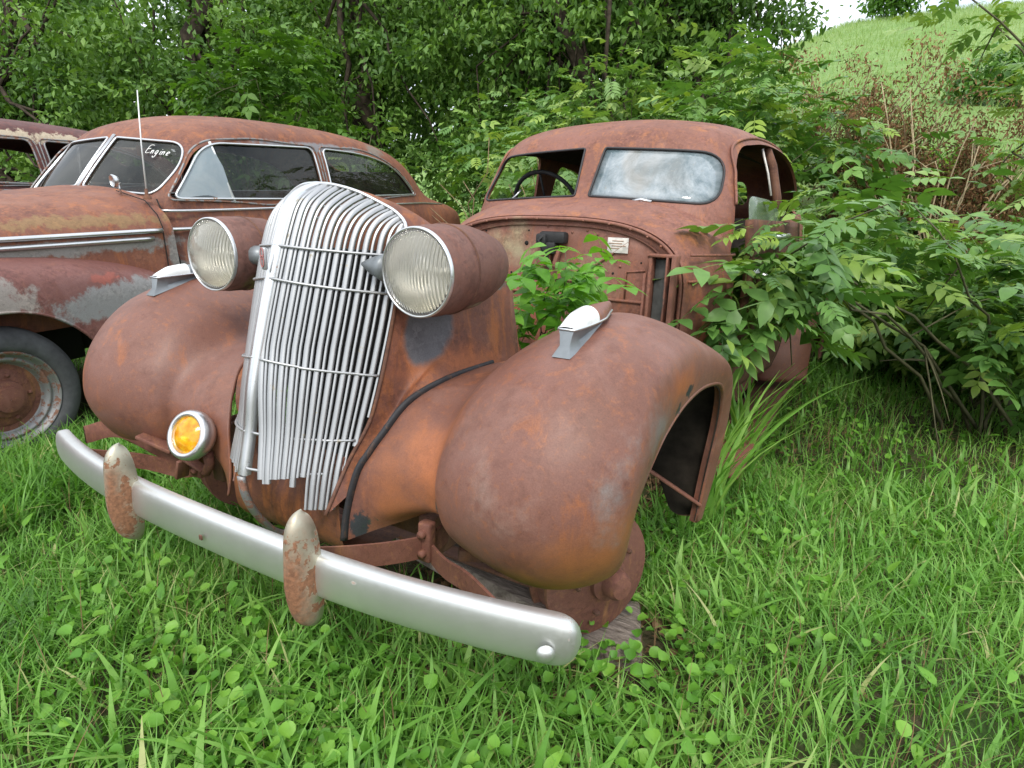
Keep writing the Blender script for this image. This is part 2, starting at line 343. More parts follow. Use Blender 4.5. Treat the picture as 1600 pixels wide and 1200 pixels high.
MAT['grey_metal'] = simple('grey_cast_metal', (.20, .22, .235), .42, .35, 12, .25)
MAT['white_lens'] = simple('white_glass_lens', (.72, .74, .74), .25, 0, 20, .12)
MAT['black_rubber'] = simple('black_rubber', (.02, .02, .021), .7, 0, 30, .4, .2)
MAT['tyre'] = simple('weathered_tyre', (.075, .078, .082), .8, 0, 16, .3, .25)
MAT['welt'] = rustmat('worn_welting', mauve=(.03, .03, .034), brown=(.024, .025, .028), orange=(.16, .08, .045), om=.60, seed=61., rough=.6)
MAT['wood'] = simple('weathered_wood', (.34, .28, .24), .9, 0, 14, .35, .5)
_n = MAT['wood'].node_tree; _tc = _n.nodes.new('ShaderNodeTexCoord'); _g = noise(_n, _tc.outputs['Object'], 9, 8, .7, .6, (2, 12, 2)); _b = _n.nodes['Principled BSDF']
_n.links.new(mixc(_n, ramp(_n, _g, .35, .68), (.13, .10, .08), (.42, .35, .30)), _b.inputs['Base Color']); bump(_n, _b, _g, .9, .02)
MAT['rubberseal'] = simple('window_rubber', (.022, .02, .022), .55)
MAT['plate'] = simple('data_plate_paint', (.66, .62, .58), .5, .1, 45, .25)
MAT['seat'] = simple('old_seat_cloth', (.045, .036, .03), .95, 0, 20, .4)
MAT['paint_white'] = simple('white_marker_ink', (.85, .85, .83), .6)
MAT['red'] = simple('faded_red_enamel', (.42, .16, .15), .5)
m, n, b = newmat('headlamp_glass'); tc = n.nodes.new('ShaderNodeTexCoord')
b.inputs['Roughness'].default_value = .06; b.inputs['Transmission Weight'].default_value = .78; b.inputs['IOR'].default_value = 1.4; b.inputs['Base Color'].default_value = (.90, .88, .82, 1)
wv = n.nodes.new('ShaderNodeTexWave'); wv.bands_direction = 'X'; wv.inputs['Scale'].default_value = 40; wv.inputs['Distortion'].default_value = .08; wv.inputs['Detail Scale'].default_value = .6
n.links.new(tc.outputs['Object'], wv.inputs['Vector']); bump(n, b, wv.outputs['Fac'], .8, .006); MAT['lampglass'] = m
m, n, b = newmat('amber_glass'); b.inputs['Base Color'].default_value = (.90, .42, .01, 1); b.inputs['Roughness'].default_value = .1; b.inputs['Transmission Weight'].default_value = .45
tc = n.nodes.new('ShaderNodeTexCoord'); z = noise(n, tc.outputs['Object'], 45, 3); c = mixc(n, ramp(n, z, .35, .65), (.85, .30, .01), (1., .62, .03)); n.links.new(c, b.inputs['Base Color']); bump(n, b, z, .4, .004); MAT['amber'] = m
MAT['reflector'] = chromemat('lamp_reflector', (.90, .88, .78), .30, .05, (.4, .32, .15), 20)
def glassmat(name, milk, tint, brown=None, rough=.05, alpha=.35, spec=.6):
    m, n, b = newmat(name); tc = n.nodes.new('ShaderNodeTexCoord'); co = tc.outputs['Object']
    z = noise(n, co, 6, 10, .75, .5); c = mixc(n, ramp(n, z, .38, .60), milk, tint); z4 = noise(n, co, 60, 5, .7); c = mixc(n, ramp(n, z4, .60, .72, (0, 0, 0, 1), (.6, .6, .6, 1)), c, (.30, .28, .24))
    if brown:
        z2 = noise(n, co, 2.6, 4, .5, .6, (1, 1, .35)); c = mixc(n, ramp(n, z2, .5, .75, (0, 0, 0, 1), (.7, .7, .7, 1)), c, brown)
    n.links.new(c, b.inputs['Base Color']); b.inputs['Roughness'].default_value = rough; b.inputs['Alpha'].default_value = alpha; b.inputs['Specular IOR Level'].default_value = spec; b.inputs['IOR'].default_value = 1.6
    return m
MAT['ws'] = glassmat('milky_windscreen_reflection', (.36, .41, .44), (.12, .17, .19), (.36, .28, .19), .05, .88, .9)  # mottled colour imitates sky and branch reflections on delaminated milky glass
MAT['glass2'] = glassmat('dark_side_glass', (.006, .008, .006), (.035, .038, .03), None, .02, .55, .5)
MAT['glassv'] = glassmat('frosted_vent_glass', (.24, .30, .33), (.30, .35, .37), None, .15, .85, .6)
MAT['glassg'] = glassmat('green_door_glass', (.10, .15, .10), (.16, .22, .15), None, .12, .75, .6)

# ------------------------------------------------------------------ car body slices
def make_slicer(tab, bow=.0, tp=0.):
    """tab rows: z, half width, y front, y rear, y centre, n front, n rear"""
    T = np.array(tab, float)
    def tpf(y): return 1+tp*np.clip(y-2.15, 0, 1.35)
    def par(z): return [np.interp(z, T[:, 0], T[:, i]) for i in range(1, 7)]
    def contour(z, m=220):
        w_, yf, yr, yc, nf, nr = par(z)
        def half(y1, nn):
            a = np.linspace(0, math.pi/2, 400); x = w_*np.sin(a)**(2/nn); y = yc-(yc-y1)*np.cos(a)**(2/nn)
            P = np.stack([x, y], 1); s = np.concatenate([[0], np.cumsum(np.linalg.norm(np.diff(P, axis=0), axis=1))]); t = np.linspace(0, s[-1], m//4+1)
            return np.stack([np.interp(t, s, x), np.interp(t, s, y)], 1)
        A = half(yf, nf); A[:, 1] += bow*(A[:, 0]/max(w_, .01))**2*np.clip((yc-A[:, 1])/(yc-yf+1e-6), 0, 1); B = half(yr, nr)[::-1]
        Rt = np.concatenate([A, B[1:]]); Lf = Rt[1:-1][::-1]*[-1, 1]; P = np.concatenate([Rt, Lf]); P[:, 0] *= tpf(P[:, 1])
        return np.column_stack([P, np.full(len(P), z)])
    def sidex(y, z):
        w_, yf, yr, yc, nf, nr = par(z)
        w_ = w_*tpf(y)
        if y < yc: return w_*max(0, 1-abs((yc-y)/(yc-yf))**nf)**(1/nf)
        return w_*max(0, 1-abs((y-yc)/(yr-yc))**nr)**(1/nr)
    def fronty(x, z):
        w_, yf, yr, yc, nf, nr = par(z); q = min(1, abs(x)/w_); return yc-(yc-yf)*(1-q**nf)**(1/nf)+bow*q*q*(1-q**nf)**(1/nf)
    return contour, sidex, fronty
def smooth_tab(tab, n):
    T = np.array(tab, float); d = np.concatenate([[0], np.cumsum(np.linalg.norm(np.diff(T[:, :3], axis=0), axis=1)+.02)]); t = np.linspace(0, d[-1], n)
    # monotone-ish smoothing by small moving average of the piecewise-linear table
    Q = np.stack([np.interp(t, d, T[:, i]) for i in range(T.shape[1])], 1)
    for _ in range(4):
        Qn = Q.copy(); Qn[1:-1] = .25*Q[:-2]+.5*Q[1:-1]+.25*Q[2:]; Q = Qn
    return Q
def shell(name, tab, mat, parent, cutters, thick=.012, nz=70, bow=0., tp=0.):
    Q = smooth_tab(tab, nz); contour, sx, fy = make_slicer(Q, bow, tp)
    rows = np.array([contour(z) for z in Q[:, 0]]); v, f = gsurf(rows, cv=True); v = [tuple(p) for p in v]; m = rows.shape[1]
    v.append((0, float(rows[-1][:, 1].mean()), float(Q[-1, 0])+.002)); f += [((len(rows)-1)*m+i, (len(rows)-1)*m+(i+1) % m, len(v)-1) for i in range(m)]
    f.append(tuple(reversed(range(m))))
    o = mobj(name, v, f, mat, parent); bm = bmesh.new(); bm.from_mesh(o.data); bmesh.ops.recalc_face_normals(bm, faces=bm.faces); bm.to_mesh(o.data); bm.free()
    solid(o, thick, -1.); bake(o)
    if cutters: cut(o, cutters)
    o.data.polygons.foreach_set('use_smooth', [True]*len(o.data.polygons))
    shade_auto(o); return o, sx, fy
def shade_auto(o, ang=35):
    bm = bmesh.new(); bm.from_mesh(o.data)
    for e in bm.edges:
        if len(e.link_faces) == 2 and e.calc_face_angle(0) > R(ang): e.smooth = False
    for f in bm.faces: f.smooth = True
    bm.to_mesh(o.data); bm.free()
def part(name, vf, mat, parent, auto=None, **k):
    o = mobj(name, vf[0], vf[1], mat, parent, **k)
    if auto: shade_auto(o, auto)
    return o
def recalc(o):
    bm = bmesh.new(); bm.from_mesh(o.data); bmesh.ops.recalc_face_normals(bm, faces=bm.faces); bm.to_mesh(o.data); bm.free()

# ================================================================== THE MAIN CAR (car axes: -Y is its front, Z up)
car = empty('rusty_car', label='rusted 1930s coupe with tall chrome waterfall grille and no bonnet, nearest the camera', cat='car', group='old cars parked in a row')
# ---- front wings
S_ = [(.22, .272, .395), (.22, .286, .466), (.24, .303, .566), (.26, .325, .615), (.28, .351, .658), (.31, .411, .73), (.34, .528, .767), (.36, .711, .778), (.36, .88, .765), (.36, .98, .74), (.36, 1.04, .69), (.38, 1.07, .64)]
V_ = [(.475, .40, .50), (.475, .325, .515), (.475, .30, .55), (.472, .30, .62), (.465, .345, .70), (.455, .45, .765), (.45, .60, .80), (.45, .80, .79), (.46, .95, .72), (.49, 1.03, .65), (.53, 1.07, .58), (.57, 1.10, .52)]
I_ = [(.60, .43, .405), (.555, .33, .445), (.535, .265, .52), (.53, .245, .63), (.545, .285, .74), (.56, .39, .84), (.58, .60, .90), (.60, .82, .87), (.64, .99, .75), (.66, 1.07, .62), (.69, 1.11, .50), (.73, 1.13, .40)]
C_ = [(.74, .43, .405), (.74, .31, .43), (.74, .225, .52), (.74, .19, .63), (.74, .235, .76), (.73, .37, .885), (.72, .60, .96), (.74, .83, .935), (.78, 1.0, .835), (.80, 1.10, .66), (.80, 1.13, .45), (.80, 1.13, .28)]
O_ = [(.81, .46, .42), (.865, .38, .465), (.89, .315, .55), (.90, .30, .65), (.905, .34, .76), (.895, .44, .855), (.89, .62, .90), (.90, .84, .875), (.925, 1.04, .80), (.925, 1.12, .66), (.905, 1.155, .46), (.88, 1.155, .28)]
E_ = [(.83, .55, .46), (.85, .51, .50), (.865, .48, .555), (.885, .465, .63), (.897, .49, .69), (.903, .56, .74), (.908, .69, .775), (.915, .85, .78), (.925, 1.0, .745), (.915, 1.075, .63), (.895, 1.10, .46), (.88, 1.10, .28)]
L2 = [tuple(.5*(np.array(a)+np.array(b))+np.array([-.02, 0, 0])) for a, b in zip(S_, V_)]
def lipin(e, o):
    e, o = np.array(e), np.array(o); d = e-o; return e-np.array([.022, 0, 0])
rails = [S_, L2, V_, I_, C_, O_, E_, [tuple(lipin(e, o)) for e, o in zip(E_, O_)]]
G = csurf(np.swapaxes(np.array(rails), 0, 1), 96, 72)
FG = G
for sgn, mt in ((1, 'fender_r'), (-1, 'fender_l')):
    vf = gsurf(G)
    if sgn < 0: vf = mirx(vf)
    o = part('front_fender', vf, MAT[mt], car, label='rounded front wing by the camera with open wheel arch' if sgn > 0 else 'rounded front wing on the far side')
    recalc(o); solid(o, .004, 1. if False else 0.); bake(o); shade_auto(o, 40)
    Gi = G.copy(); ctr = np.array([.70, .72, .50]); Gi = Gi+(ctr-Gi)*.030; Gi[:, :, 0] += 0; vfi = gsurf(Gi[8:, 8:62]); vfi = vfi if sgn > 0 else mirx(vfi)
    part('fender_underside', vfi, MAT['undercoat'], o)  # dirt-black shell added inside the wing to darken the arch
    # rolled rim along the wheel opening
    part('fender_rim', tube([(p[0]*sgn*.998, p[1], p[2]) for p in cr1(np.array(E_), 60)], .006, 8), MAT[mt], o)
    # welt seam
    wl = cr1(np.array(S_[:8]), 50)
    part('welting', tube([(p[0]*sgn, p[1]-.004, p[2]+.004) for p in wl], .0105 if sgn > 0 else .004, 8, sx=1.2, sy=.75), MAT['welt' if sgn > 0 else 'fender_l'], o)
    # wing lamp, torpedo shaped
    bx = .715*sgn
    fz = lambda y: float(np.interp(y, [.30, .37, .42, .50, .60, .70, .83], [.838, .885, .912, .940, .960, .957, .935]))
    wdt = lambda t: .031*math.sin(math.pi*min(1, .06+.94*(t*.78+.06)))**.55*(1-.55*max(0, t-.6)/.4)
    TT = np.linspace(0, 1, 22); yl = lambda t: .415+.225*t; zr = lambda t: .957+.018*t
    ped = []
    for t in TT:
        y, zt, wd, f0 = yl(t), zr(t), wdt(t), fz(yl(t)+.010)-.004-.008*(1-t); q = (1-t)**1.5
        ped.append([(bx-wd*.80-.006*q, y-.020*q, f0), (bx-wd*.62, y-.004*q, f0*.6+zt*.4), (bx-wd*.80, y, f0*.2+zt*.8), (bx-wd, y, zt), (bx+wd, y, zt), (bx+wd*.80, y, f0*.2+zt*.8), (bx+wd*.62, y-.004*q, f0*.6+zt*.4), (bx+wd*.80+.006*q, y-.020*q, f0)])
    ped = np.array(ped); pv, pf = gsurf(ped, cv=True); pv = [tuple(p) for p in pv]; pf += [tuple(range(8)), tuple(reversed(range(21*8, 22*8)))]
    lamp = part('wing_lamp', (pv, pf), MAT['grey_metal'], o, 50); recalc(lamp)
    def dome(t0, t1, nn, hs, front=False):
        rr = []
        for t in np.linspace(t0, t1, nn):
            y, zt, wd = yl(t), zr(t)+.002, wdt(t)*.96; hh = hs*math.sin(math.pi*min(1, .10+.9*(t*.62+.12)))**.7
            if front: hh *= min(1, (t-t0)/(t1-t0)*2.2+.02)**.5
            rr.append([(bx+wd*math.sin(a_), y, zt+hh*math.cos(a_)) for a_ in np.linspace(-math.pi/2, math.pi/2, 17)])
        return np.array(rr)
    A = dome(.46, 1., 14, .024); v, f = gsurf(A); v = [tuple(p) for p in v]; f.append(tuple(range(17)))
    part('lamp_cap', (v, f), MAT['fender_r' if sgn > 0 else 'grey_metal'], lamp, 50)
    part('lamp_lens', gsurf(dome(.01, .46, 16, .029, True)), MAT['white_lens'], lamp)
    part('lamp_rim', tube([(bx+wdt(t)*q*1.03, yl(t), zr(t)) for q, ts in ((-1, TT[::-1]), (1, TT)) for t in ts], .0028, 6), MAT['chrome'], lamp)

# ---- nose / radiator shell
Gf = np.array([(.20, .235, .475), (.205, .31, .587), (.222, .37, .68), (.236, .405, .80), (.243, .435, .92), (.247, .465, 1.04), (.243, .490, 1.135), (.215, .492, 1.172), (.17, .482, 1.196), (.11, .462, 1.222), (.05, .442, 1.236), (0, .436, 1.239)])
Gr = np.array([(.36, .84, .77), (.352, .84, .80), (.345, .845, .84), (.335, .85, .90), (.326, .85, .96), (.315, .80, 1.02), (.30, .66, 1.08), (.262, .57, 1.145), (.205, .535, 1.185), (.13, .515, 1.213), (.06, .50, 1.230), (0, .495, 1.234)])
Sn = cr1(np.array(S_[1:9]), 8)
grid = []
for i, u in enumerate(np.linspace(0, 1, 8)):
    row = Gf*(1-u)+Gr*u; row = row+np.array([[.018*math.sin(u*math.pi), 0, 0]])*np.linspace(1, .0, 12)[:, None]**.5
    wgt = np.clip(1-np.arange(12)/5., 0, 1)[:, None]
    row = row+(Sn[i]-row[0])[None]*wgt*min(1, u*3.); grid.append(row)
Gn = csurf(np.array(grid), 40, 60)
v1 = gsurf(Gn); Gl = Gn.copy(); Gl[..., 0] *= 1-.30*np.clip((.72-Gl[..., 2])/.25, 0, 1)*np.clip(1-(Gl[..., 1]-.22)/.25, 0, 1); nose = part('radiator_shell', join(v1, mirx(gsurf(Gl))), MAT['nose'], car)
recalc(nose); solid(nose, .004, 0); bake(nose); shade_auto(nose, 45)
# dark folded edge of the shell beside the grille, chrome band over the top arch
for s in (1, -1):
    part('shell_edge', tube([(p[0]*s, p[1]-.004, p[2]) for p in (cr1(Gf[:7], 40) if s > 0 else cr1(Gf[3:7], 24))], .005, 6), MAT['underbody'], nose)
part('shell_band', tube([(p[0]*s, p[1]-.004, p[2]+.002) for s, arr in ((1, cr1(Gf[5:], 24)), (-1, cr1(Gf[5:], 24)[::-1][1:])) for p in arr], .0045, 8), MAT['chrome'], nose)
# flange bolts at the rear edge
for s in (1, -1): part('shell_flange', bar((s*.352, .845, .78), (s*.320, .85, .97), .03, .012), MAT['underbody'], nose)
# splash pan under the grille
pan = []
for x in np.linspace(-.20, .20, 17):
    q = abs(x)/.20; pan.append([(x, .33-.03*q, .60), (x, .30-.02*q, .52), (x, .275+.0*q, .44), (x, .29, .36), (x, .36, .31), (x, .5, .30)])
o = part('splash_pan', gsurf(csurf(np.array(pan), 40, 30)), MAT['nose'], car); recalc(o)
# radiator core behind the bars
part('radiator_core', rbox((0, .52, .76), (.48, .03, .64), .004), MAT['dark'], car)

# ---- grille
Cc = np.array([(0, .160, .50), (0, .160, .551), (0, .185, .66), (0, .204, .771), (0, .245, .92), (0, .285, 1.045), (0, .318, 1.135), (0, .350, 1.198), (0, .395, 1.228), (0, .436, 1.241)])
Ee = np.array([(.219, .290, .475), (.219, .318, .565), (.219, .352, .65), (.228, .39, .77), (.237, .425, .90), (.242, .455, 1.02), (.242, .475, 1.10), (.240, .483, 1.125), (.238, .487, 1.138), (.236, .489, 1.145)])
Ct, Et = cr1(Cc, 70), cr1(Ee, 70)
arch = cr1(np.array([(0, .436, 1.240), (.05, .440, 1.237), (.11, .460, 1.222), (.17, .478, 1.197), (.215, .488, 1.172), (.238, .489, 1.142)]), 60)
def gpath(s):
    P = Ct*(1-s)+Et*s
    P[:, 1] -= .030*math.sin(math.pi*s)**.9                          # bowed out between prow and edge
    top = arch[int(round(s*59))]; n0 = 44; d = top-P[-1]
    wq = np.clip((np.arange(70)-n0)/(69-n0), 0, 1)[:, None]**1.6; P = P+d*wq; return P
gr = empty('grille'); gr.parent = car
def bars(sgn, ss, zlow, thick):
    out = []
    for s in ss:
        P = gpath(s); zl = zlow(s); P[:, 0] += np.clip(.86-P[:, 2], 0, 1)*.16*(1-s)*(1 if sgn > 0 else 0); P = P[(P[:, 2] > zl) & ((P[:, 0] < np.interp(P[:, 2], Gf[:6, 2], Gf[:6, 0])-.003) | (P[:, 2] > .95))]
        if sgn < 0: P = P*[-1, 1, 1]
        T = np.gradient(P, axis=0); T /= np.linalg.norm(T, axis=1)[:, None]
        X = np.array([sgn*.35, -1., .25]); w_ = .0063 if thick else .0030; dd = .010 if thick else .006; rows = []
        for p, t in zip(P, T):
            sd_ = np.cross(t, np.cross(np.array([sgn*.45, -1., .0]), t)); sd_ /= np.linalg.norm(sd_)     # outward
            lt = np.cross(t, sd_); lt /= np.linalg.norm(lt)
            rows.append([p+lt*w_*a+sd_*b for a, b in ((-1, -dd), (-1, -.0015), (-.75, 0), (.75, 0), (1, -.0015), (1, -dd))])
        v, f = gsurf(np.array(rows), cv=True); v = [tuple(q) for q in v]; f += [tuple(range(5, -1, -1)), tuple(range(len(v)-6, len(v)))]; out.append((v, f))
    return join(*out)
rr_ = random.Random(4)
NB = 10
tk = [(i+.6)/(NB+.2) for i in range(NB)]; th = [(i+1.1)/(NB+.2) for i in range(NB)]
def zl_r(s): return (.557 if s < .55 else .475)+rr_.uniform(-.004, .003)-(.016 if (.1 < s < .16 or .42 < s < .46) else 0)
def zl_l(s): return .555+rr_.uniform(-.01, .006)
part('grille_bars', join(bars(1, tk, zl_r, True), bars(1, th, zl_r, False)), MAT['grille'], gr, 50)
part('grille_bars', join(bars(-1, tk, zl_l, True), bars(-1, th, zl_l, False)), MAT['grille'], gr, 50)
# centre prow strip
P = Ct[(Ct[:, 2] > .545)]; rows = []
for p in P:
    rows.append([p+np.array(q) for q in ((-.0155, .014, 0), (-.0155, .001, 0), (-.011, -.005, .001), (0, -.007, .002), (.011, -.005, .001), (.0155, .001, 0), (.0155, .014, 0))])
o = part('prow_strip', gsurf(np.array(rows)), MAT['chrome'], gr, 50)
lowp = cr1(np.array([(0, .158, .552), (0, .165, .50), (0, .19, .44), (0, .242, .368), (0, .30, .335)]), 20)
part('prow_keel', tube(lowp, .012, 8, sx=.8), MAT['dulltrim'], gr)
# hoops across the bars
def hoop(zc, ze, s0, s1, sgn, r=.0035):
    pts = []
    for s in np.linspace(s0, s1, 26):
        P = gpath(s); z = zc*(1-s)+ze*s; i = int(np.argmin(np.abs(P[:55, 2]-z))); p = P[i].copy(); p[1] -= .004
        pts.append((p[0]*sgn, p[1], z))
    return tube(pts, r, 6)
for zc, ze in ((1.093, 1.075), (1.018, .985), (.835, .79), (.66, .635)):
    for sgn in (1, -1):
        part('grille_hoop', hoop(zc, ze, .0 if zc > .9 or sgn < 0 else .08, 1. if zc > .7 else .95, sgn), MAT['grille'], gr)
part('grille_hoop', hoop(.575, .56, .06, .52, 1), MAT['grille'], gr)
part('grille_hoop', hoop(.575, .56, .58, .80, 1), MAT['grille'], gr)
# badge on the prow
part('badge', join(rbox((.004, .262, 1.062), (.014, .010, .052), .004)), MAT['grille'], gr)
for k, dz in enumerate((-.012, 0, .012)):
    pass
part('badge_enamel', join(*[tube([(.004+.005*math.cos(a), .2555+.0, 1.066+.013*math.sin(a)-z0*0+z0) for a in np.linspace(0, 2*math.pi, 14)], .0013, 5, False) for z0 in (-.010, .008)]), MAT['red'], gr)

# ---- headlamps
for s in (1, -1):
    c = Vector((s*.360, .378, 1.048)); d = Vector((-s*.0+(.02 if s > 0 else -.03), 1, .03 if s > 0 else .0)).normalized(); yaw = (s*.0)
    rr = .098
    prof = [(rr-.004, .0), (rr+.003, .006), (rr+.004, .03), (rr+.0045, .034), (rr+.0055, .036), (rr+.006, .07), (rr+.006, .12), (rr+.003, .17), (rr-.008, .22), (rr-.024, .27), (rr-.044, .30), (rr-.066, .33), (rr-.085, .346), (.002, .352)]
    h = part('headlamp', lathe(prof, c, d, 56, cap1=True), MAT['lamp'], car, 50)
    part('lamp_rim', lathe([(rr-.003, .004), (rr-.003, -.003), (rr, -.005), (rr+.0025, -.003), (rr+.003, .004)], c, d, 56), MAT['chrome'], h)
    lens = [(r_, -.036*(1-(r_/rr)**2)+.0) for r_ in np.linspace(rr-.004, .001, 14)]
    part('lens', lathe(lens, c, d, 56), MAT['lampglass'], h)
    part('reflector', lathe([(rr-.012, .010), (rr-.03, .045), (rr-.055, .065), (.012, .078), (.010, .045), (.001, .043)], c, d, 40), MAT['reflector'], h)
    part('seam_band', lathe([(rr+.0065, .094), (rr+.0085, .096), (rr+.0085, .099), (rr+.0065, .101)], c, d, 56), MAT['underbody'], h)
    # pod joining the lamp to the shell
    bx_ = [(s*.262, .40, 1.05, .040), (s*.235, .40, 1.052, .032), (s*.212, .39, 1.055, .020), (s*.196, .378, 1.058, .003)] if s > 0 else [(s*.275, .44, 1.05, .03), (s*.25, .46, 1.05, .03), (s*.24, .47, 1.05, .02)]
    part('lamp_pod', tube([q[:3] for q in bx_], [q[3] for q in bx_], 14, sx=1., sy=.9), MAT['grey_metal'], h)

# ---- bumper
def bump_path(x):
    q = abs(x); return .050+.100*(q/.895)**2.6
xs = np.concatenate([np.linspace(-.888, -.82, 16), np.linspace(-.80, .80, 60), np.linspace(.82, .888, 16)]); rows = []
for x in xs:
    y = bump_path(x); dy = (bump_path(x+.002)-bump_path(x-.002))/.004; nrm = np.array([dy, -1., 0]); nrm /= np.linalg.norm(nrm)
    q = max(0, (abs(x)-.835)/.0535); hh = .049*math.sqrt(max(.002, 1-q**2.6)); dp = .032*math.sqrt(max(.03, 1-q**3))
    c = np.array([x, y+.03, .448]); ring = []
    for a in np.linspace(-1.0, 1.0, 15): ring.append(c+np.array([0, 0, hh*math.sin(a*math.pi/2)])+nrm*(dp*(max(0, math.cos(a*math.pi/2))**.33)))
    ring.append(c+np.array([0, 0, hh*.93])-nrm*.006); 
    for a in (.6, .2, -.2, -.6): ring.append(c+np.array([0, 0, hh*a])-nrm*.004+nrm*dp*.55*(1-abs(a))**.4)
    ring.append(c+np.array([0, 0, -hh*.93])-nrm*.006); rows.append(ring)
v, f = gsurf(np.array(rows), cv=True); v = [tuple(p) for p in v]; k = len(rows[0]); f += [tuple(range(k)), tuple(reversed(range(len(v)-k, len(v))))]
bmpr = part('front_bumper', (v, f), MAT['bumper'], car, 50); recalc(bmpr)
def bfront(x, dz=0.): y = bump_path(x); return y+.03-.038
o = part('bumper_bolt', lathe([(.0165, .004), (.0165, -.001), (.013, -.006), (.006, -.0085), (.001, -.009)], (.845, bump_path(.845)-.012, .436), (.45, -1, -.05)[0:3] and Vector((-.62, 1, .12)), 20), MAT['bumper'], bmpr)
part('bumper_hole', rbox((0.0, bfront(0)-.0005, .442), (.010, .004, .012), .001), MAT['underbody'], bmpr)
for s in (1, -1):
    rows = []; x0 = .325*s; yb = bfront(.325)
    for t in .5-.5*np.cos(np.linspace(.05, math.pi-.05, 34)):
        z = .325+.268*t; e = max(.001, 1-abs(2*t-1)**4)**.5
        wd = .030*e*(1-.10*t); dp = (.052+.006*math.exp(-((t-.42)/.2)**2))*e; y0 = yb+.018-.03*t*t*.3
        rows.append([(x0+wd*math.sin(a), y0-dp*max(0, math.cos(a))**.8 if abs(a) < 1.57 else y0+.012*e, z+.006*math.cos(a)) for a in np.linspace(-math.pi*.62, math.pi*.62, 19)])
    v, f = gsurf(np.array(rows), cv=True); v = [tuple(p) for p in v]; f += [tuple(range(19)), tuple(reversed(range(len(v)-19, len(v))))]
    o = part('bumper_guard', (v, f), MAT['guard'], bmpr, 60); recalc(o)
# bumper irons
for s in (1, -1):
    pts = cr1(np.array([(s*.18, .09, .425), (s*.30, .17, .425), (s*.40, .27, .425), (s*.43, .36, .42), (s*.40, .50, .42)]), 24) if s > 0 else cr1(np.array([(s*.86, .22, .46), (s*.72, .25, .50), (s*.55, .28, .46), (s*.43, .33, .43), (s*.40, .5, .42)]), 24)
    rows = [[p+np.array(q) for q in ((-.004, 0, -.028), (.004, 0, -.028), (.004, 0, .028), (-.004, 0, .028))] for p in pts]
    v, f = gsurf(np.array(rows), cv=True); v = [tuple(p) for p in v]; f += [(0, 1, 2, 3), tuple(range(len(v)-4, len(v)))]
    o = part('bumper_iron', (v, f), MAT['hubrust'], car, 40); recalc(o)
    pts = cr1(np.array([(s*.43, .33, .41), (s*.50, .30, .40), (s*.60, .25, .42), (s*.74, .17, .43)]), 20)
    rows = [[p+np.array(q) for q in ((0, -.004, -.024), (0, .004, -.024), (0, .004, .024), (0, -.004, .024))] for p in pts]
    v, f = gsurf(np.array(rows), cv=True); v = [tuple(p) for p in v]; o = part('bumper_iron', (v, f), MAT['hubrust'], car, 40)
    part('iron_clamp', join(rbox((s*.43, .325, .435), (.035, .03, .10), .006), lathe([(.010, 0), (.010, -.012), (.001, -.014)], (s*.43, .31, .46), (0, 1, 0), 8), lathe([(.010, 0), (.010, -.012), (.001, -.014)], (s*.43, .31, .41), (0, 1, 0), 8)), MAT['hubrust'], o)
# frame rails, axle, springs
part('frame_rail', join(*[bar((s*.40, .36, .42), (s*.42, 4.2, .40), .05, .11, .006) for s in (1, -1)]+[bar((-.42, .46, .40), (.42, .46, .40), .05, .07), bar((-.45, 1.75, .40), (.45, 1.75, .40), .06, .09)]), MAT['underbody'], car)
part('axle_beam', join(bar((-.64, .70, .27), (.64, .70, .27), .06, .055, .01), bar((-.55, .62, .23), (.60, .60, .23), .05, .012), bar((.42, .47, .33), (.66, .64, .30), .035, .03), bar((-.42, .47, .33), (-.66, .64, .30), .035, .03)), MAT['underbody'], car)
# brake drums standing on blocks, steered outwards
for s in (1, -1):
    c = Vector((.725, .68, .268)) if s > 0 else Vector((-.735, .70, .262)); d = Vector((1., -.50, .06)).normalized() if s > 0 else Vector((-1, .3, 0)).normalized()
    w0 = part('brake_drum', lathe([(.172, -.075), (.176, -.07), (.176, -.062), (.160, -.058), (.158, -.02), (.168, -.015), (.174, -.005), (.172, .004), (.155, .008), (.115, .020), (.075, .030), (.055, .034), (.055, .042)], c, d, 48, cap0=True, cap1=True), MAT['hubrust'], car, 40)
    part('hub_cap', lathe([(.056, .034), (.056, .050), (.046, .054), (.040, .060), (.038, .084), (.030, .096), (.001, .100)], c, d, 28), MAT['hubrust'], w0, 40)
    for k in range(5): part('wheel_stud', lathe([(.007, .02), (.007, .040), (.001, .043)], c+(Matrix.Rotation(k*2*math.pi/5, 3, d) @ (d.cross(Vector((0, 0, 1))).normalized()*.095)), d, 7), MAT['underbody'], w0)
# inner brace seen through the wheel arch
part('wing_brace', bar((.48, .80, .68), (.885, 1.10, .34), .028, .010), MAT['hubrust'], car)
part('inner_wing', gsurf(csurf(np.array([[(.42, .45, .45), (.42, .6, .74), (.42, .9, .74), (.42, 1.1, .5)], [(.46, .5, .35), (.46, .6, .6), (.46, .9, .6), (.46, 1.1, .4)]]), 6, 16)), MAT['underbody'], car)

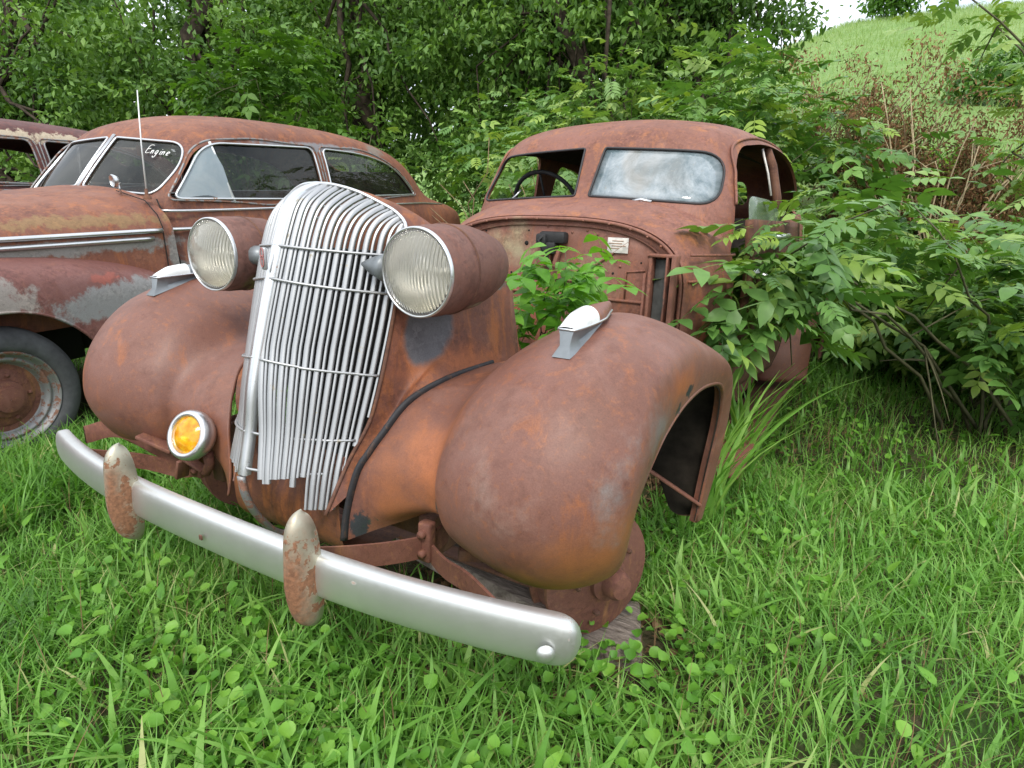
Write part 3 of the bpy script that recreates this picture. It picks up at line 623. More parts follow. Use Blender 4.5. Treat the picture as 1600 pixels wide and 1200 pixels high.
# ---- fog lamp
c = Vector((-.336, .24, .563)); d = Vector((-.15, 1, -.42)).normalized()
fl = part('fog_lamp', lathe([(.068, .0), (.071, .010), (.070, .022), (.060, .042), (.042, .058), (.018, .066), (.001, .068)], c, d, 36), MAT['chrome'], car, 50)
part('fog_rim', lathe([(.051, -.002), (.053, -.010), (.059, -.012), (.067, -.008), (.071, .004), (.071, .012)], c, d, 36), MAT['chrome'], fl)
part('amber_lens', lathe([(r_, -.022*(1-(r_/.056)**2)-.000) for r_ in np.linspace(.052, .001, 9)], c, d, 32), MAT['amber'], fl)
part('reflector', lathe([(.05, .0), (.035, .018), (.001, .024)], c, d, 24), MAT['reflector'], fl)
part('fog_bracket', join(tube([c+Vector((0.02, .04, -.06)), c+Vector((.01, .05, -.10)), c+Vector((-.0, .04, -.13))], .014, 10), bar(c+Vector((0, .04, -.12)), c+Vector((-.14, .04, -.09)), .03, .010), bar(c+Vector((-.14, .04, -.09)), c+Vector((-.24, .0, -.05)), .045, .012), bar(c+Vector((-.10, .04, -.11)), c+Vector((-.12, .04, -.17)), .04, .012)), MAT['hubrust'], fl)

# ---- cab
tab = [(.42, .70, 2.02, 4.55, 3.0, 7, 3), (.62, .73, 2.00, 4.72, 3.0, 7, 3), (.9, .745, 1.99, 4.66, 3.0, 7, 3), (1.10, .728, 1.99, 4.50, 3.0, 6.5, 3), (1.22, .705, 2.005, 4.32, 3.0, 6, 3), (1.29, .690, 2.045, 4.20, 3.0, 6, 2.8), (1.42, .658, 2.115, 4.25, 3.0, 5.5, 3.2),
       (1.53, .630, 2.175, 4.15, 2.95, 5, 3.2), (1.585, .605, 2.22, 4.05, 2.95, 4.4, 3.0), (1.62, .57, 2.28, 3.95, 2.95, 3.8, 2.7), (1.652, .51, 2.36, 3.75, 2.95, 3.2, 2.4), (1.675, .42, 2.46, 3.45, 2.95, 2.8, 2.2), (1.698, .31, 2.58, 3.30, 2.92, 2.4, 2.1), (1.712, .18, 2.72, 3.12, 2.92, 2.1, 2), (1.718, .05, 2.86, 2.98, 2.92, 2, 2)]
wsR = rpoly([(.052, 1.515, .012), (.585, 1.487, .10), (.612, 1.262, .085), (.035, 1.292, .012)], 9)
wsL = [(-x, z) for x, z in wsR]
sideW_ = rpoly([(2.13, 1.30, .03), (2.24, 1.54, .09), (2.75, 1.575, .05), (3.62, 1.535, .16), (3.72, 1.28, .12), (2.9, 1.255, .02)], 8)
doorO = rpoly([(2.12, .48, .03), (2.10, .95, .1), (2.22, 1.26, .10), (2.37, 1.53, .10), (2.90, 1.600, .3), (3.60, 1.585, .2), (3.85, 1.28, .10), (3.02, 1.24, .02), (2.98, .48, .04)], 7)
farW = rpoly([(2.20, 1.27, .05), (2.33, 1.52, .08), (2.80, 1.55, .06), (2.88, 1.26, .06)], 8)
cutters = [prism(wsR, 'Y', 1.6, 2.75), prism(wsL, 'Y', 1.6, 2.75), prism(doorO, 'X', .3, 1.2),
           prism(farW, 'X', -1.2, -.3), prism(rpoly([(3.08, 1.27, .06), (3.08, 1.53, .08), (3.50, 1.50, .16), (3.66, 1.28, .10)], 7), 'X', -1.2, -.3),
           prism(rpoly([(-.3, 1.34, .05), (-.28, 1.50, .05), (.28, 1.50, .05), (.3, 1.34, .05)], 6), 'Y', 3.5, 4.6)]
cab, sx1, fy1 = shell('cab', tab, MAT['cab'], car, cutters, .014, 80, .02, .09)
part('door_post', tube([(sx1(3.0, z)-.035, 3.0+.05*(z-1.2), z) for z in (1.2, 1.35, 1.5, 1.59)], .026, 6), MAT['underbody'], cab)
part('inner_trim', tube([(sx1(2.86, z)-.03, 2.86, z) for z in (1.34, 1.45, 1.57)], .006, 6), MAT['plate'], cab)
# windscreen pane and rubber
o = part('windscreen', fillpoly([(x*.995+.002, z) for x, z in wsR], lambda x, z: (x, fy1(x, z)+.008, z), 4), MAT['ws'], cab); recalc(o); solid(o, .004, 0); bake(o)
for poly in (wsR, wsL):
    P = [(x, fy1(x, z)-.001, z) for x, z in poly+[poly[0]]]
    part('window_rubber', tube(P, .0055, 6, False), MAT['rubberseal'], cab)
part('wiper_stub', join(lathe([(.018, 0), (.02, -.006), (.01, -.014), (.001, -.016)], (.30, fy1(.3, 1.27), 1.268), (0, 1, -.4), 16), tube([(.26, fy1(.26, 1.28)-.012, 1.272), (.30, fy1(.3, 1.28)-.02, 1.278), (.345, fy1(.34, 1.28)-.012, 1.27)], .007, 8)), MAT['chrome'], cab)
# drip rail
P = [(sx1(y, z)+.004, y, z) for y, z in zip(cr1(np.array([[2.22], [2.28], [2.38], [2.92], [3.6], [3.88]]), 50)[:, 0], cr1(np.array([[1.27], [1.40], [1.548], [1.614], [1.60], [1.50]]), 50)[:, 0])]
part('drip_rail', tube(P, .007, 6), MAT['cab'], cab); part('drip_rail', mirx(tube(P, .007, 6)), MAT['cab'], cab)
def swing(o, a=-.028, p=(0, 2.05)):
    c_, s_ = math.cos(a), math.sin(a); o.rotation_euler = (0, 0, a); o.location = (p[0]-(c_*p[0]-s_*p[1]), p[1]-(s_*p[0]+c_*p[1]), 0)
swing(cab)
# ---- cowl between firewall and windscreen
def archsec(hw, hs, top, zb, n=44, ex=3.2):
    out = []
    for a in np.linspace(0, math.pi, n):
        c_, s_ = math.cos(a), math.sin(a); out.append((hw*math.copysign(abs(c_)**(2/ex), c_), zb+(top-zb)*abs(s_)**(2/ex)))
    return out
secs = []
for y, hw, top, zb in ((1.745, .612, 1.196, .50), (1.76, .622, 1.206, .50), (1.80, .640, 1.222, .50), (1.87, .675, 1.245, .48), (1.95, .700, 1.268, .46), (2.03, .716, 1.283, .44), (2.10, .722, 1.285, .44)):
    A = archsec(hw, 0, top, .88, 50, 2.9); secs.append([(hw, y, zb)]+[(x, y, z) for x, z in A]+[(-hw, y, zb)])
o = part('cowl', gsurf(csurf(np.array(secs), 30, 110)), MAT['cab'], cab); recalc(o); solid(o, .006, -1); bake(o); shade_auto(o, 40)
# mouldings on the cowl side
for z in (1.062, .960):
    part('cowl_moulding', join(tube([(np.interp(y, [1.745, 1.8, 1.95, 2.03], [.612, .64, .700, .716])+.003, y, z) for y in np.linspace(1.76, 2.06, 10)], .006, 6)), MAT['cab'], o)
# firewall: arch plate with lipped edge
A = archsec(.600, 0, 1.185, .88, 50, 2.9); poly = [(.600, .44)]+A+[(-.600, .44)]
fwm = part('firewall', fillpoly(poly, lambda x, z: (x, 1.775-.0*abs(x), z), 2), MAT['firewall'], cab, 40); recalc(fwm); solid(fwm, .008, 0); bake(fwm)
lip = [(x, 1.742, z) for x, z in poly]; part('firewall_flange', tube(lip, .006, 8, sx=1, sy=1.2), MAT['firewall'], fwm)
lip = [(x*.93, 1.766, .44+(z-.44)*.965) for x, z in poly]; part('firewall_rib', tube(lip, .005, 6), MAT['firewall'], fwm)
ribs = [tube([(-.47, 1.768, 1.08), (-.33, 1.768, .93)], .006, 6), tube([(.36, 1.768, 1.10), (.12, 1.768, .93)], .006, 6), tube([(-.54, 1.768, .925), (-.2, 1.768, .925)], .006, 6), tube([(-.2, 1.768, .925), (.33, 1.768, .925)], .005, 6),
        tube([(-.54, 1.768, .86), (.44, 1.768, .86)], .007, 6), tube([(.44, 1.768, .98), (.44, 1.768, .5)], .007, 6), tube([(.36, 1.768, .86), (.36, 1.768, .98), (.44, 1.768, .99)], .004, 6)]
part('pressed_ribs', join(*ribs), MAT['firewall'], fwm)
# boxed channel on the right of the firewall
part('firewall_channel', join(rbox((.475, 1.745, .80), (.014, .05, .52), .004), rbox((.575, 1.735, .80), (.020, .07, .52), .005), rbox((.545, 1.74, .80), (.008, .06, .50), .002), rbox((.525, 1.74, 1.055), (.115, .05, .014), .004)), MAT['firewall'], fwm)
part('channel_recess', rbox((.512, 1.762, .82), (.055, .012, .44), .003), simple('channel_blackened', (.06, .062, .06), .7, 0, 12, .6), fwm)
pl = part('data_plate', join(rbox((.315, 1.764, 1.085), (.092, .003, .062), .001)), MAT['plate'], fwm)
part('plate_printing', join(*[rbox((.315+dx, 1.7615, 1.085+dz), (w_, .001, .0035), 0) for dx, dz, w_ in ((0, .018, .05), (-.01, .008, .058), (.005, -.002, .062), (-.012, -.012, .04))]), simple('plate_print', (.45, .30, .22), .7), pl)
for x, z in ((.10, 1.13), (.17, 1.14), (.22, 1.125), (.16, 1.155), (.45, 1.05), (.455, .93), (.33, 1.0), (.20, 1.155), (.28, 1.15), (-.02, 1.15), (.45, .8)): part('rivet', lathe([(.006, 0), (.005, -.004), (.001, -.006)], (x, 1.771, z), (0, 1, 0), 8), MAT['firewall'], fwm)
for x, z, r_ in ((-.125, 1.075, .010), (-.115, 1.13, .004), (-.345, 1.12, .004), (.30, .97, .005), (.42, 1.02, .004), (-.2, .94, .005), (-.52, 1.13, .004)): part('bolt_hole', lathe([(r_, -.0), (r_, -.0015), (.0005, -.002)], (x, 1.7705, z), (0, 1, 0), 14), MAT['dark'], fwm)
part('junction_box', join(rbox((.025, 1.745, 1.105), (.125, .05, .05), .012), rbox((-.02, 1.735, 1.095), (.05, .06, .05), .01), rbox((.01, 1.74, 1.06), (.07, .05, .05), .008), tube([(-.01, 1.71, 1.11), (-.02, 1.69, 1.09), (.0, 1.70, 1.05), (.01, 1.73, 1.02)], .006, 6)), MAT['black_rubber'], fwm, 40)
part('junction_bracket', join(bar((-.015, 1.745, 1.06), (-.015, 1.745, .98), .06, .02), bar((.05, 1.745, 1.05), (.035, 1.745, .98), .02, .02)), MAT['firewall'], fwm)
part('bonnet_hinge', join(rbox((-.60, 1.76, 1.10), (.04, .05, .03), .005), bar((-.60, 1.73, 1.085), (-.47, 1.76, 1.13), .012, .008)), MAT['firewall'], cab)
# scuttle rivet row along the flange
for x, z in A[4:-4:3]: part('flange_bolt', lathe([(.005, 0), (.004, -.004), (.001, -.005)], (x*.985, 1.731, z*.997), (0, 1, 0), 8), MAT['cab'], cab)

# interior
part('dashboard', rbox((0, 2.30, 1.18), (1.24, .10, .16), .02), MAT['seat'], cab)
part('bench_seat', join(rbox((0, 3.0, .78), (1.2, .5, .20), .06, seg=3), rbox((0, 3.25, 1.02), (1.2, .16, .42), .06, Euler((-.2, 0, 0)), 3)), MAT['seat'], cab, 40)
part('headlining', gsurf(csurf(np.array([[(x, y, z-.02) for x, z in ((-.56, 1.55), (-.3, 1.64), (0, 1.66), (.3, 1.64), (.56, 1.55))] for y in (2.4, 2.8, 3.3, 3.6)]), 8, 14)), MAT['seat'], cab)
sw = part('steering_wheel', tube([Vector((-.40, 2.44, 1.255))+Matrix.Rotation(R(-62), 3, 'X') @ Vector((.195*math.cos(a), .195*math.sin(a), 0)) for a in np.linspace(0, 2*math.pi, 48)], .012, 8, False), MAT['black_rubber'], cab)
part('wheel_spokes', join(tube([(-.40, 2.44, 1.255), (-.40, 2.35, 1.15), (-.40, 2.1, .9)], .018, 8), *[tube([Vector((-.40, 2.44, 1.255)), Vector((-.40, 2.44, 1.255))+Matrix.Rotation(R(-62), 3, 'X') @ Vector((.19*math.cos(a), .19*math.sin(a), 0))], .007, 6) for a in (.5, 2.6, 4.7)]), MAT['black_rubber'], sw)
part('centre_post', join(tube([(.0, fy1(0, 1.3)+.02, 1.29), (.045, fy1(0, 1.53)+.03, 1.53)], .016, 8)), MAT['cab'], cab)
part('inner_strut', join(tube([(-.06, 2.35, 1.56), (-.10, 2.5, 1.2)], .012, 8), tube([(-.02, 2.28, 1.50), (-.03, 2.36, 1.53)], .014, 8)), MAT['dark'], cab)
part('quarter_glass_handle', tube([(-.57, 2.30, 1.262), (-.53, 2.32, 1.30), (-.50, 2.33, 1.335)], .006, 6), MAT['chrome'], cab)
# door hanging ajar
dr = empty('car_door'); dr.parent = car; dr.location = (.735, 2.12, -.03); dr.rotation_euler = (0, .04, R(-7)); dr['label'] = 'rusty door hanging ajar behind the shrub leaves'
dg = []
for z, dx in ((.46, -.03), (.6, 0), (.9, .012), (1.1, 0), (1.24, -.02)): dg.append([(dx, y, z) for y in np.linspace(0, .80, 6)])
o = part('door_skin', gsurf(csurf(np.array(dg), 20, 14)), MAT['underbody'], dr); recalc(o); solid(o, .035, -1); bake(o)
wp = rpoly([(.02, 1.22, .01), (.04, 1.335, .06), (.40, 1.33, .10), (.62, 1.22, .05)], 8)
o = part('door_glass', fillpoly(wp, lambda y, z: (-.035-(z-1.2)*.25, y, z), 2), MAT['glassg'], dr); solid(o, .005, 0); bake(o)
part('door_handle', join(tube([(.02, .10, 1.17), (.06, .10, 1.175), (.075, .14, 1.178), (.075, .24, 1.182)], [.012, .010, .011, .008], 10), lathe([(.022, 0), (.02, .012), (.01, .016)], (.005, .1, 1.17), (1, 0, 0), 14)), MAT['chrome'], dr)
part('mirror_bracket', join(tube([(.03, .03, 1.02), (.07, .05, 1.0), (.09, .14, .96), (.07, .24, .93)], [.012, .014, .012, .008], 8), lathe([(.024, 0), (.02, .014), (.004, .02)], (.015, .03, 1.02), (1, 0, 0), 14)), MAT['chrome'], dr)
# running board, sill, rear wings, tail
part('running_board', join(rbox((.80, 2.65, .22), (.20, 1.9, .03), .01), rbox((.70, 2.4, .34), (.03, 2.1, .12), .01)), MAT['hubrust'], car)
rw = []
Y0, Z0 = 3.78, .36
for a in np.linspace(-.15, math.pi+.1, 15):
    r1 = .56+.04*math.sin(a); cy1, cz1 = Y0-math.cos(a)*r1*1.05, Z0+math.sin(a)*r1*.88
    ci, si = Y0-math.cos(a)*(r1-.02), Z0+math.sin(a)*(r1-.02)*.95
    e = .40; ey, ez = Y0-math.cos(a)*e, Z0+math.sin(a)*e*.95-.04
    rw.append([(.62, ci, si), (.72, cy1, cz1), (.86, Y0-math.cos(a)*(r1-.02), Z0+math.sin(a)*(r1-.03)*.88), (.935, Y0-math.cos(a)*(r1-.10), Z0+math.sin(a)*(r1-.11)*.9), (.94, ey, ez), (.92, ey, ez)])
for s in (1, -1):
    vf = gsurf(csurf(np.array(rw), 60, 30)); vf = vf if s > 0 else mirx(vf)
    o = part('rear_fender', vf, MAT['fender_l'], car); recalc(o); solid(o, .006, 0); bake(o); swing(o)
rwheel = []
for s in (1, -1):
    c = Vector((s*.72, 3.78, .27)); o = part('rear_wheel', lathe([(.20, -.08), (.27, -.075), (.30, -.04), (.305, 0), (.30, .04), (.27, .07), (.20, .075), (.19, .05), (.10, .04), (.03, .05)], c, (s, 0, 0), 36, cap1=True), MAT['hubrust'], car, 40)
# the timber block under the drum
blk = part('timber_block', rbox((.745, .725, .035), (.19, .24, .13), .012, Euler((0.03, .02, .35)), 2), MAT['wood'], None, 30, label='pale weathered wooden block under the front brake drum', cat='wooden block')
blk2 = part('timber_plank', rbox((.38, .66, .17), (.62, .15, .075), .008, Euler((0, .05, -.16))), MAT['wood'], None, 30, label='split wooden plank lying under the front axle beam', cat='plank')
# ================================================================== THE SECOND AND THIRD CARS
def sedan(root, body_mat, fender_mat, roof_mat=None, glass=True, detail=True, trim='chrome'):
    tab = [(.30, .74, .95, 4.62, 2.2, 8, 3.4), (.55, .775, .93, 4.74, 2.2, 8, 3.4), (.78, .783, .93, 4.74, 2.2, 8, 3.2), (.93, .752, .94, 4.64, 2.2, 7, 3.6), (1.01, .728, .95, 4.44, 2.2, 7, 3.6), (1.045, .722, .955, 4.10, 2.2, 7, 4), (1.09, .715, .965, 3.93, 2.2, 7, 4.2), (1.15, .706, .985, 3.86, 2.2, 7, 4.2),
           (1.25, .690, 1.065, 3.78, 2.2, 6.5, 4.0), (1.36, .667, 1.165, 3.66, 2.15, 6, 3.8), (1.45, .64, 1.25, 3.50, 2.1, 5.5, 3.4), (1.505, .61, 1.31, 3.34, 2.05, 4.5, 3.0), (1.545, .56, 1.39, 3.18, 2.0, 3.6, 2.7), (1.578, .48, 1.49, 2.98, 2.0, 2.9, 2.4), (1.602, .36, 1.60, 2.74, 1.95, 2.4, 2.2), (1.616, .22, 1.74, 2.42, 1.95, 2.1, 2), (1.622, .06, 1.88, 2.04, 1.95, 2, 2)]
    dw = rpoly([(1.10, 1.128, .05), (1.375, 1.428, .12), (2.215, 1.440, .06), (2.235, 1.105, .045)], 9)
    qw = rpoly([(2.325, 1.118, .03), (2.315, 1.438, .05), (2.80, 1.422, .25), (3.20, 1.33, .2), (3.43, 1.118, .05)], 9)
    fw_ = rpoly([(.03, 1.18, .02), (.035, 1.455, .02), (.515, 1.425, .07), (.575, 1.30, .12), (.55, 1.145, .06)], 9); fw2 = [(-x, z) for x, z in fw_]
    cs = [prism(dw, 'X', -1.2, 1.2), prism(qw, 'X', -1.2, 1.2), prism(fw_, 'Y', .5, 1.75), prism(fw2, 'Y', .5, 1.75), prism(rpoly([(-.4, 1.3, .08), (-.35, 1.46, .08), (.35, 1.46, .08), (.4, 1.3, .08)], 6), 'Y', 2.7, 4.4)]
    body, sx, fy = shell('body', tab, body_mat, root, cs, .012, 80, .09)
    def on(y, z, o=.004, s=1): return (s*(sx(y, z)+o), y, z)
    for s in (1, -1):
        for nm, poly in (('door_window', dw), ('quarter_window', qw)):
            fr = part('window_frame', tube([on(y, z, .003, s) for y, z in poly+[poly[0]]], .0075, 6, False), MAT[trim], body)
            c = np.mean(np.array(poly), 0); ou = [tuple(c+(np.array(p)-c)*(1+.035/np.linalg.norm(np.array(p)-c))) for p in poly]
            part('outer_reveal', tube([on(y, z, .003, s) for y, z in ou+[ou[0]]], .006, 6, False), MAT['dulltrim'], fr)
            if glass:
                g = part('window_glass', fillpoly(poly, lambda y, z: on(y, z, -.010, s), 2), MAT['glass2'], fr)
        if glass and detail:
            vp = [(1.115, 1.13), (1.20, 1.24), (1.30, 1.355), (1.37, 1.405), (1.415, 1.415), (1.44, 1.30), (1.455, 1.115)]
            g = part('vent_glass', fillpoly(vp, lambda y, z: on(y, z, .0, s), 2), MAT['glassv'], body)
            part('vent_bar', tube([on(1.415, 1.435, .004, s), on(1.455, 1.10, .004, s)], .0085, 6), MAT['white_lens'], g)
    for poly in (fw_, fw2):
        fr = part('windscreen_frame', tube([(x, fy(x, z)-.003, z) for x, z in poly+[poly[0]]], .007, 6, False), MAT[trim], body)
        if glass: part('windscreen_glass', fillpoly(poly, lambda x, z: (x, fy(x, z)+.008, z), 3), MAT['glass2'], fr)
    part('windscreen_divider', tube([(0, fy(0, 1.165)-.010, 1.165), (0, fy(0, 1.3)-.010, 1.3), (0, fy(0, 1.47)-.006, 1.47)], .014, 8, sy=.5), MAT[trim], body)
    # belt trims
    for s in (1, -1):
        part('belt_trim', tube([on(y, z, .003, s) for y, z in zip(np.linspace(1.02, 4.0, 60), np.interp(np.linspace(1.02, 4.0, 60), [1.02, 2.4, 3.5, 4.0], [1.065, 1.055, 1.045, 1.02]))], .008, 6), MAT[trim], body)
        part('door_trim', tube([on(y, z, .003, s) for y, z in zip(np.linspace(.96, 1.9, 30), np.linspace(.968, .972, 30))], .018, 6, sy=.6), MAT[trim], body)
        for yy, z0, z1 in ((1.04, .35, 1.125), (2.28, .35, 1.12)):
            part('door_gap', tube([on(yy+(.02 if z < .6 else 0), z, -.0015, s) for z in np.linspace(z0, z1, 16)], .004, 5), MAT['dark'], body)
        part('door_handle', join(tube([on(2.12, .985, .0, s), on(2.12, .985, .035, s), on(2.06, .985, .04, s), on(1.98, .98, .036, s)], [.010, .010, .010, .007], 8)), MAT[trim], body)
    # bonnet
    secs = []
    for y, hw, top, zc in ((-1.02, .30, .92, .80), (-.95, .40, .99, .80), (-.8, .46, 1.035, .80), (-.5, .52, 1.07, .80), (0, .60, 1.105, .80), (.45, .66, 1.135, .79), (.80, .70, 1.165, .78), (1.02, .722, 1.185, .78)):
        A = archsec(hw, 0, top, .93, 46, 2.5); secs.append([(hw*1.02, y, .55), (hw*1.01, y, .8)]+[(x, y, z) for x, z in A]+[(-hw*1.01, y, .8), (-hw*1.02, y, .55)])
    hood = part('bonnet', gsurf(csurf(np.array(secs), 50, 100)), body_mat, root); recalc(hood); solid(hood, .006, -1); bake(hood); shade_auto(hood, 40)
    for s in (1, -1):
        def hs(y, z): return s*(np.interp(y, [-.95, -.8, -.5, 0, .45, .8, 1.02], [.41, .47, .53, .605, .662, .702, .722])+.004)
        part('bonnet_trim', join(tube([(hs(y, 0), y, .972) for y in np.linspace(-.9, .95, 40)], .0215, 6, sy=.6)), MAT[trim], hood)
        part('bonnet_trim', join(tube([(hs(y, 0), y, .934) for y in np.linspace(-.9, .90, 40)], .0215, 6, sy=.6)), MAT[trim], hood)
        part('bonnet_gap', tube([(s*.7245, .955, z) for z in np.linspace(.6, .99, 10)]+[(s*x_, .955, z_) for x_, z_ in ((.70, 1.05), (.62, 1.12), (.4, 1.165))], .003, 5), MAT['dark'], hood)
        # front wing
        secs = []
        for y, xo, zt, zb in ((-1.25, .60, .72, .52), (-1.20, .70, .80, .42), (-1.05, .77, .865, .34), (-.8, .81, .90, .30), (-.4, .835, .91, .28), (.1, .84, .90, .28), (.5, .835, .865, .28), (.8, .825, .80, .28), (1.0, .812, .70, .28), (1.13, .80, .55, .28), (1.18, .793, .38, .28)):
            secs.append([(.52, y, zt-.02), (.60, y, zt), (.69, y, zt-.005), (xo-.045, y, zt-.055), (xo-.008, y, zt-.14 if zt-.14 > zb else (zt+zb)/2), (xo, y, (zt+zb)/2-.02), (xo, y, zb+.05), (xo-.015, y, zb)])
        Gx = csurf(np.array(secs), 170, 70); Pv = Gx.reshape(-1, 3); rr_c = np.hypot(Pv[:, 1]-.07, Pv[:, 2]-.262); RA = .436; near_ = (rr_c < RA) & (rr_c > RA-.022)
        Pv[near_, 1] = .07+(Pv[near_, 1]-.07)*RA/rr_c[near_]; Pv[near_, 2] = .262+(Pv[near_, 2]-.262)*RA/rr_c[near_]; bad = (rr_c <= RA-.022) & (Pv[:, 0] > .70)
        ff = [q for q in gridf(170, 70) if not any(bad[i] for i in q)]; vf = (Pv, ff); vf = vf if s > 0 else mirx(vf)
        fe = part('front_fender', vf, fender_mat, root); recalc(fe); solid(fe, .006, 0); bake(fe)
        shade_auto(fe, 40)
        part('wheel_arch_lip', tube([(s*.838, .07-.436*math.cos(a), .262+.436*math.sin(a)) for a in np.linspace(-.05, math.pi+.05, 50)], .007, 6), fender_mat, fe)
        # rear wing
        secs = []
        for y, xo, zt in ((2.85, .80, .35), (2.95, .83, .55), (3.15, .85, .72), (3.45, .865, .80), (3.8, .87, .80), (4.15, .86, .74), (4.4, .84, .6), (4.52, .80, .42)):
            secs.append([(.66, y, zt), (.76, y, zt), (xo-.02, y, zt-.06), (xo, y, (zt+.28)/2), (xo-.01, y, .28)])
        vf = gsurf(csurf(np.array(secs), 40, 26)); vf = vf if s > 0 else mirx(vf); part('rear_fender', vf, fender_mat, root)
        part('inner_wing', rbox((s*.50, .07, .62), (.02, 1.0, .55), .01), MAT['dark'], fe)
        # wheel
        for yy in (.07, 3.12):
            c = Vector((s*.70, yy, .338-.03)); d = Vector((s, 0, 0))
            wh = part('wheel', lathe([(.215, -.09), (.275, -.085), (.305, -.06), (.315, -.03), (.318, 0), (.315, .03), (.307, .055), (.285, .075), (.262, .083), (.240, .084), (.222, .078), (.214, .066)], c, d, 64), MAT['tyre'], root, 60)
            rim = part('rim', lathe([(.216, .066), (.210, .074), (.200, .070), (.196, .050), (.186, .046), (.180, .052), (.170, .050), (.160, .024), (.150, .016), (.13, .012), (.12, .020), (.085, .024), (.075, .010), (.04, .008)], c, d, 64), MAT['dulltrim'], wh, 60)
            part('hub', lathe([(.155, .018), (.13, .016), (.12, .024), (.085, .028), (.080, .050), (.058, .056), (.055, .075), (.035, .080), (.001, .082)], c, d, 40), MAT['hubrust'], rim, 40)
            for a in np.arange(5)*2*math.pi/5: part('wheel_bolt', lathe([(.009, .02), (.009, .036), (.001, .038)], c+Vector((0, .103*math.cos(a), .103*math.sin(a))), d, 8), MAT['hubrust'], rim)
    part('chassis', join(rbox((0, 2.6, .33), (1.3, 3.4, .08), .01), rbox((0, .1, .42), (.9, 1.8, .1), .01)), MAT['dark'], root)
    part('seats', join(rbox((0, 1.95, .8), (1.2, .18, .6), .05, Euler((-.15, 0, 0))), rbox((0, 2.9, .8), (1.15, .18, .55), .05, Euler((-.2, 0, 0)))), MAT['seat'], body)
    if detail:
        part('wing_mirror', join(lathe([(.030, 0), (.034, .008), (.022, .03), (.002, .04)], (.46, .90, 1.215), (.2, 1, .1), 20, True), tube([(.46, .93, 1.20), (.46, .94, 1.15)], .006, 6)), MAT[trim], hood)
        an = part('aerial', tube([(.60, .985, 1.15), (.60, 1.0, 1.40), (.60, 1.025, 1.66)], [.0045, .004, .003], 6), simple('aerial_steel', (.75, .75, .76), .35, .3), body)
        part('aerial_base', lathe([(.022, 0), (.020, .014), (.010, .022), (.008, .05), (.004, .055)], (.60, .985, 1.125), (0, 0, 1), 16), MAT['underbody'], an)
        part('hanging_tag', join(rbox((.10, fy(.1, 1.41)+.12, 1.385), (.035, .004, .06), .001), tube([(.10, fy(.1, 1.41)+.12, 1.44), (.10, fy(.1, 1.41)+.12, 1.41)], .002, 5)), simple('cardboard_tag', (.32, .11, .05), .8), body)
        # handwritten word on the windscreen
        L_ = {'E': [[(.95, 1.0), (.45, 1.05), (.12, .92), (.05, .5), (.08, .1), (.45, -.02), (.95, .08)], [(.08, .52), (.45, .56), (.75, .55)]], 'n': [[(.05, .55), (.10, .3), (.10, 0)], [(.10, .30), (.30, .52), (.55, .50), (.62, .25), (.64, 0)]],
              'g': [[(.68, .50), (.35, .58), (.10, .35), (.25, .06), (.55, .12), (.68, .48)], [(.68, .50), (.66, -.1), (.55, -.45), (.2, -.5), (.05, -.3)]],
              'i': [[(.3, .52), (.32, .25), (.36, 0)], [(.30, .78), (.32, .82), (.33, .84)]], 'e': [[(.08, .28), (.35, .32), (.60, .36), (.52, .54), (.25, .54), (.08, .28), (.20, .03), (.62, .08)]]}
        x0 = .345; strokes = []
        for ch, adv in zip('Engine', (.036, .026, .026, .015, .026, .026)):
            for st in L_[ch]:
                P = cr1(np.array(st+([st[-1]] if len(st) < 2 else [])), max(6, 5*len(st)))
                pts = [(x0+p[0]*(.030 if ch == 'E' else .022), 0, 1.366-.10*(x0-.345)+p[1]*(.042 if ch == 'E' else .034)) for p in P]; strokes.append(tube([(x, fy(x, z)-.004, z) for x, _, z in pts],   .0020, 5))
            x0 += adv
        part('handwriting', join(*strokes), MAT['paint_white'], body, label='white handwritten word Engine on the windscreen')
    return body
car2 = empty('rusty_sedan', (-2.699, .306, .034), (.065, .012, .092), label='rusted 1940s sedan with chrome bonnet strips, whip aerial and Engine written on its split windscreen', cat='car', group='old cars parked in a row')
sedan(car2, MAT['car2'], MAT['car2f'])
car3 = empty('derelict_sedan', (-5.1, -.36, .11), (.05, .0, .10), label='dark maroon derelict sedan with flaking roof and empty windows, farthest left', cat='car', group='old cars parked in a row')
sedan(car3, MAT['car3roof'], MAT['car3'], glass=False, detail=False, trim='dulltrim')
# ================================================================== GROUND AND HILL
def sm(a, b, x): t = np.clip((np.asarray(x, float)-a)/(b-a), 0, 1); return t*t*(3-2*t)
def hgt(x, y):
    x = np.asarray(x, float); y = np.asarray(y, float)
    z = .035+.018*np.sin(x*1.7+.4)*np.cos(y*1.3)+.012*np.sin(x*4.1+y*2.7)+.008*np.sin(y*6.3-x*3.1)
    z = z+.05*sm(3, 8, y)+.02*sm(-2, -6, x)
    q = np.interp(y, np.array([5.0, 5.6, 6.5, 8, 10, 12, 16, 25, 38, 46, 52, 58, 70, 160]), np.array([0, .006, .035, .09, .145, .185, .265, .445, .715, .885, .985, 1.02, .95, -.5]))
    Hc = 15.3-2.6*sm(-1, -11, x)-6*sm(-11, -40, x); near_ = sm(30, 13, y); Lf = .22+.78*sm(-6, .5, x)
    z = z+q*Hc*(1-near_*(1-Lf))+.10*np.sin(x*.9+y*.5)*sm(8, 14, y)+.22*np.sin(x*.21+1)*np.sin(y*.17)*sm(14, 24, y)*sm(44, 34, y)
    return z
def seg(a, b, n, p): return a+(b-a)*np.linspace(0, 1, n)**p
xs = np.concatenate([-seg(3, 120, 50, 2.2)[::-1][:-1], np.linspace(-3, 3, 90), seg(3, 120, 50, 2.2)[1:]])
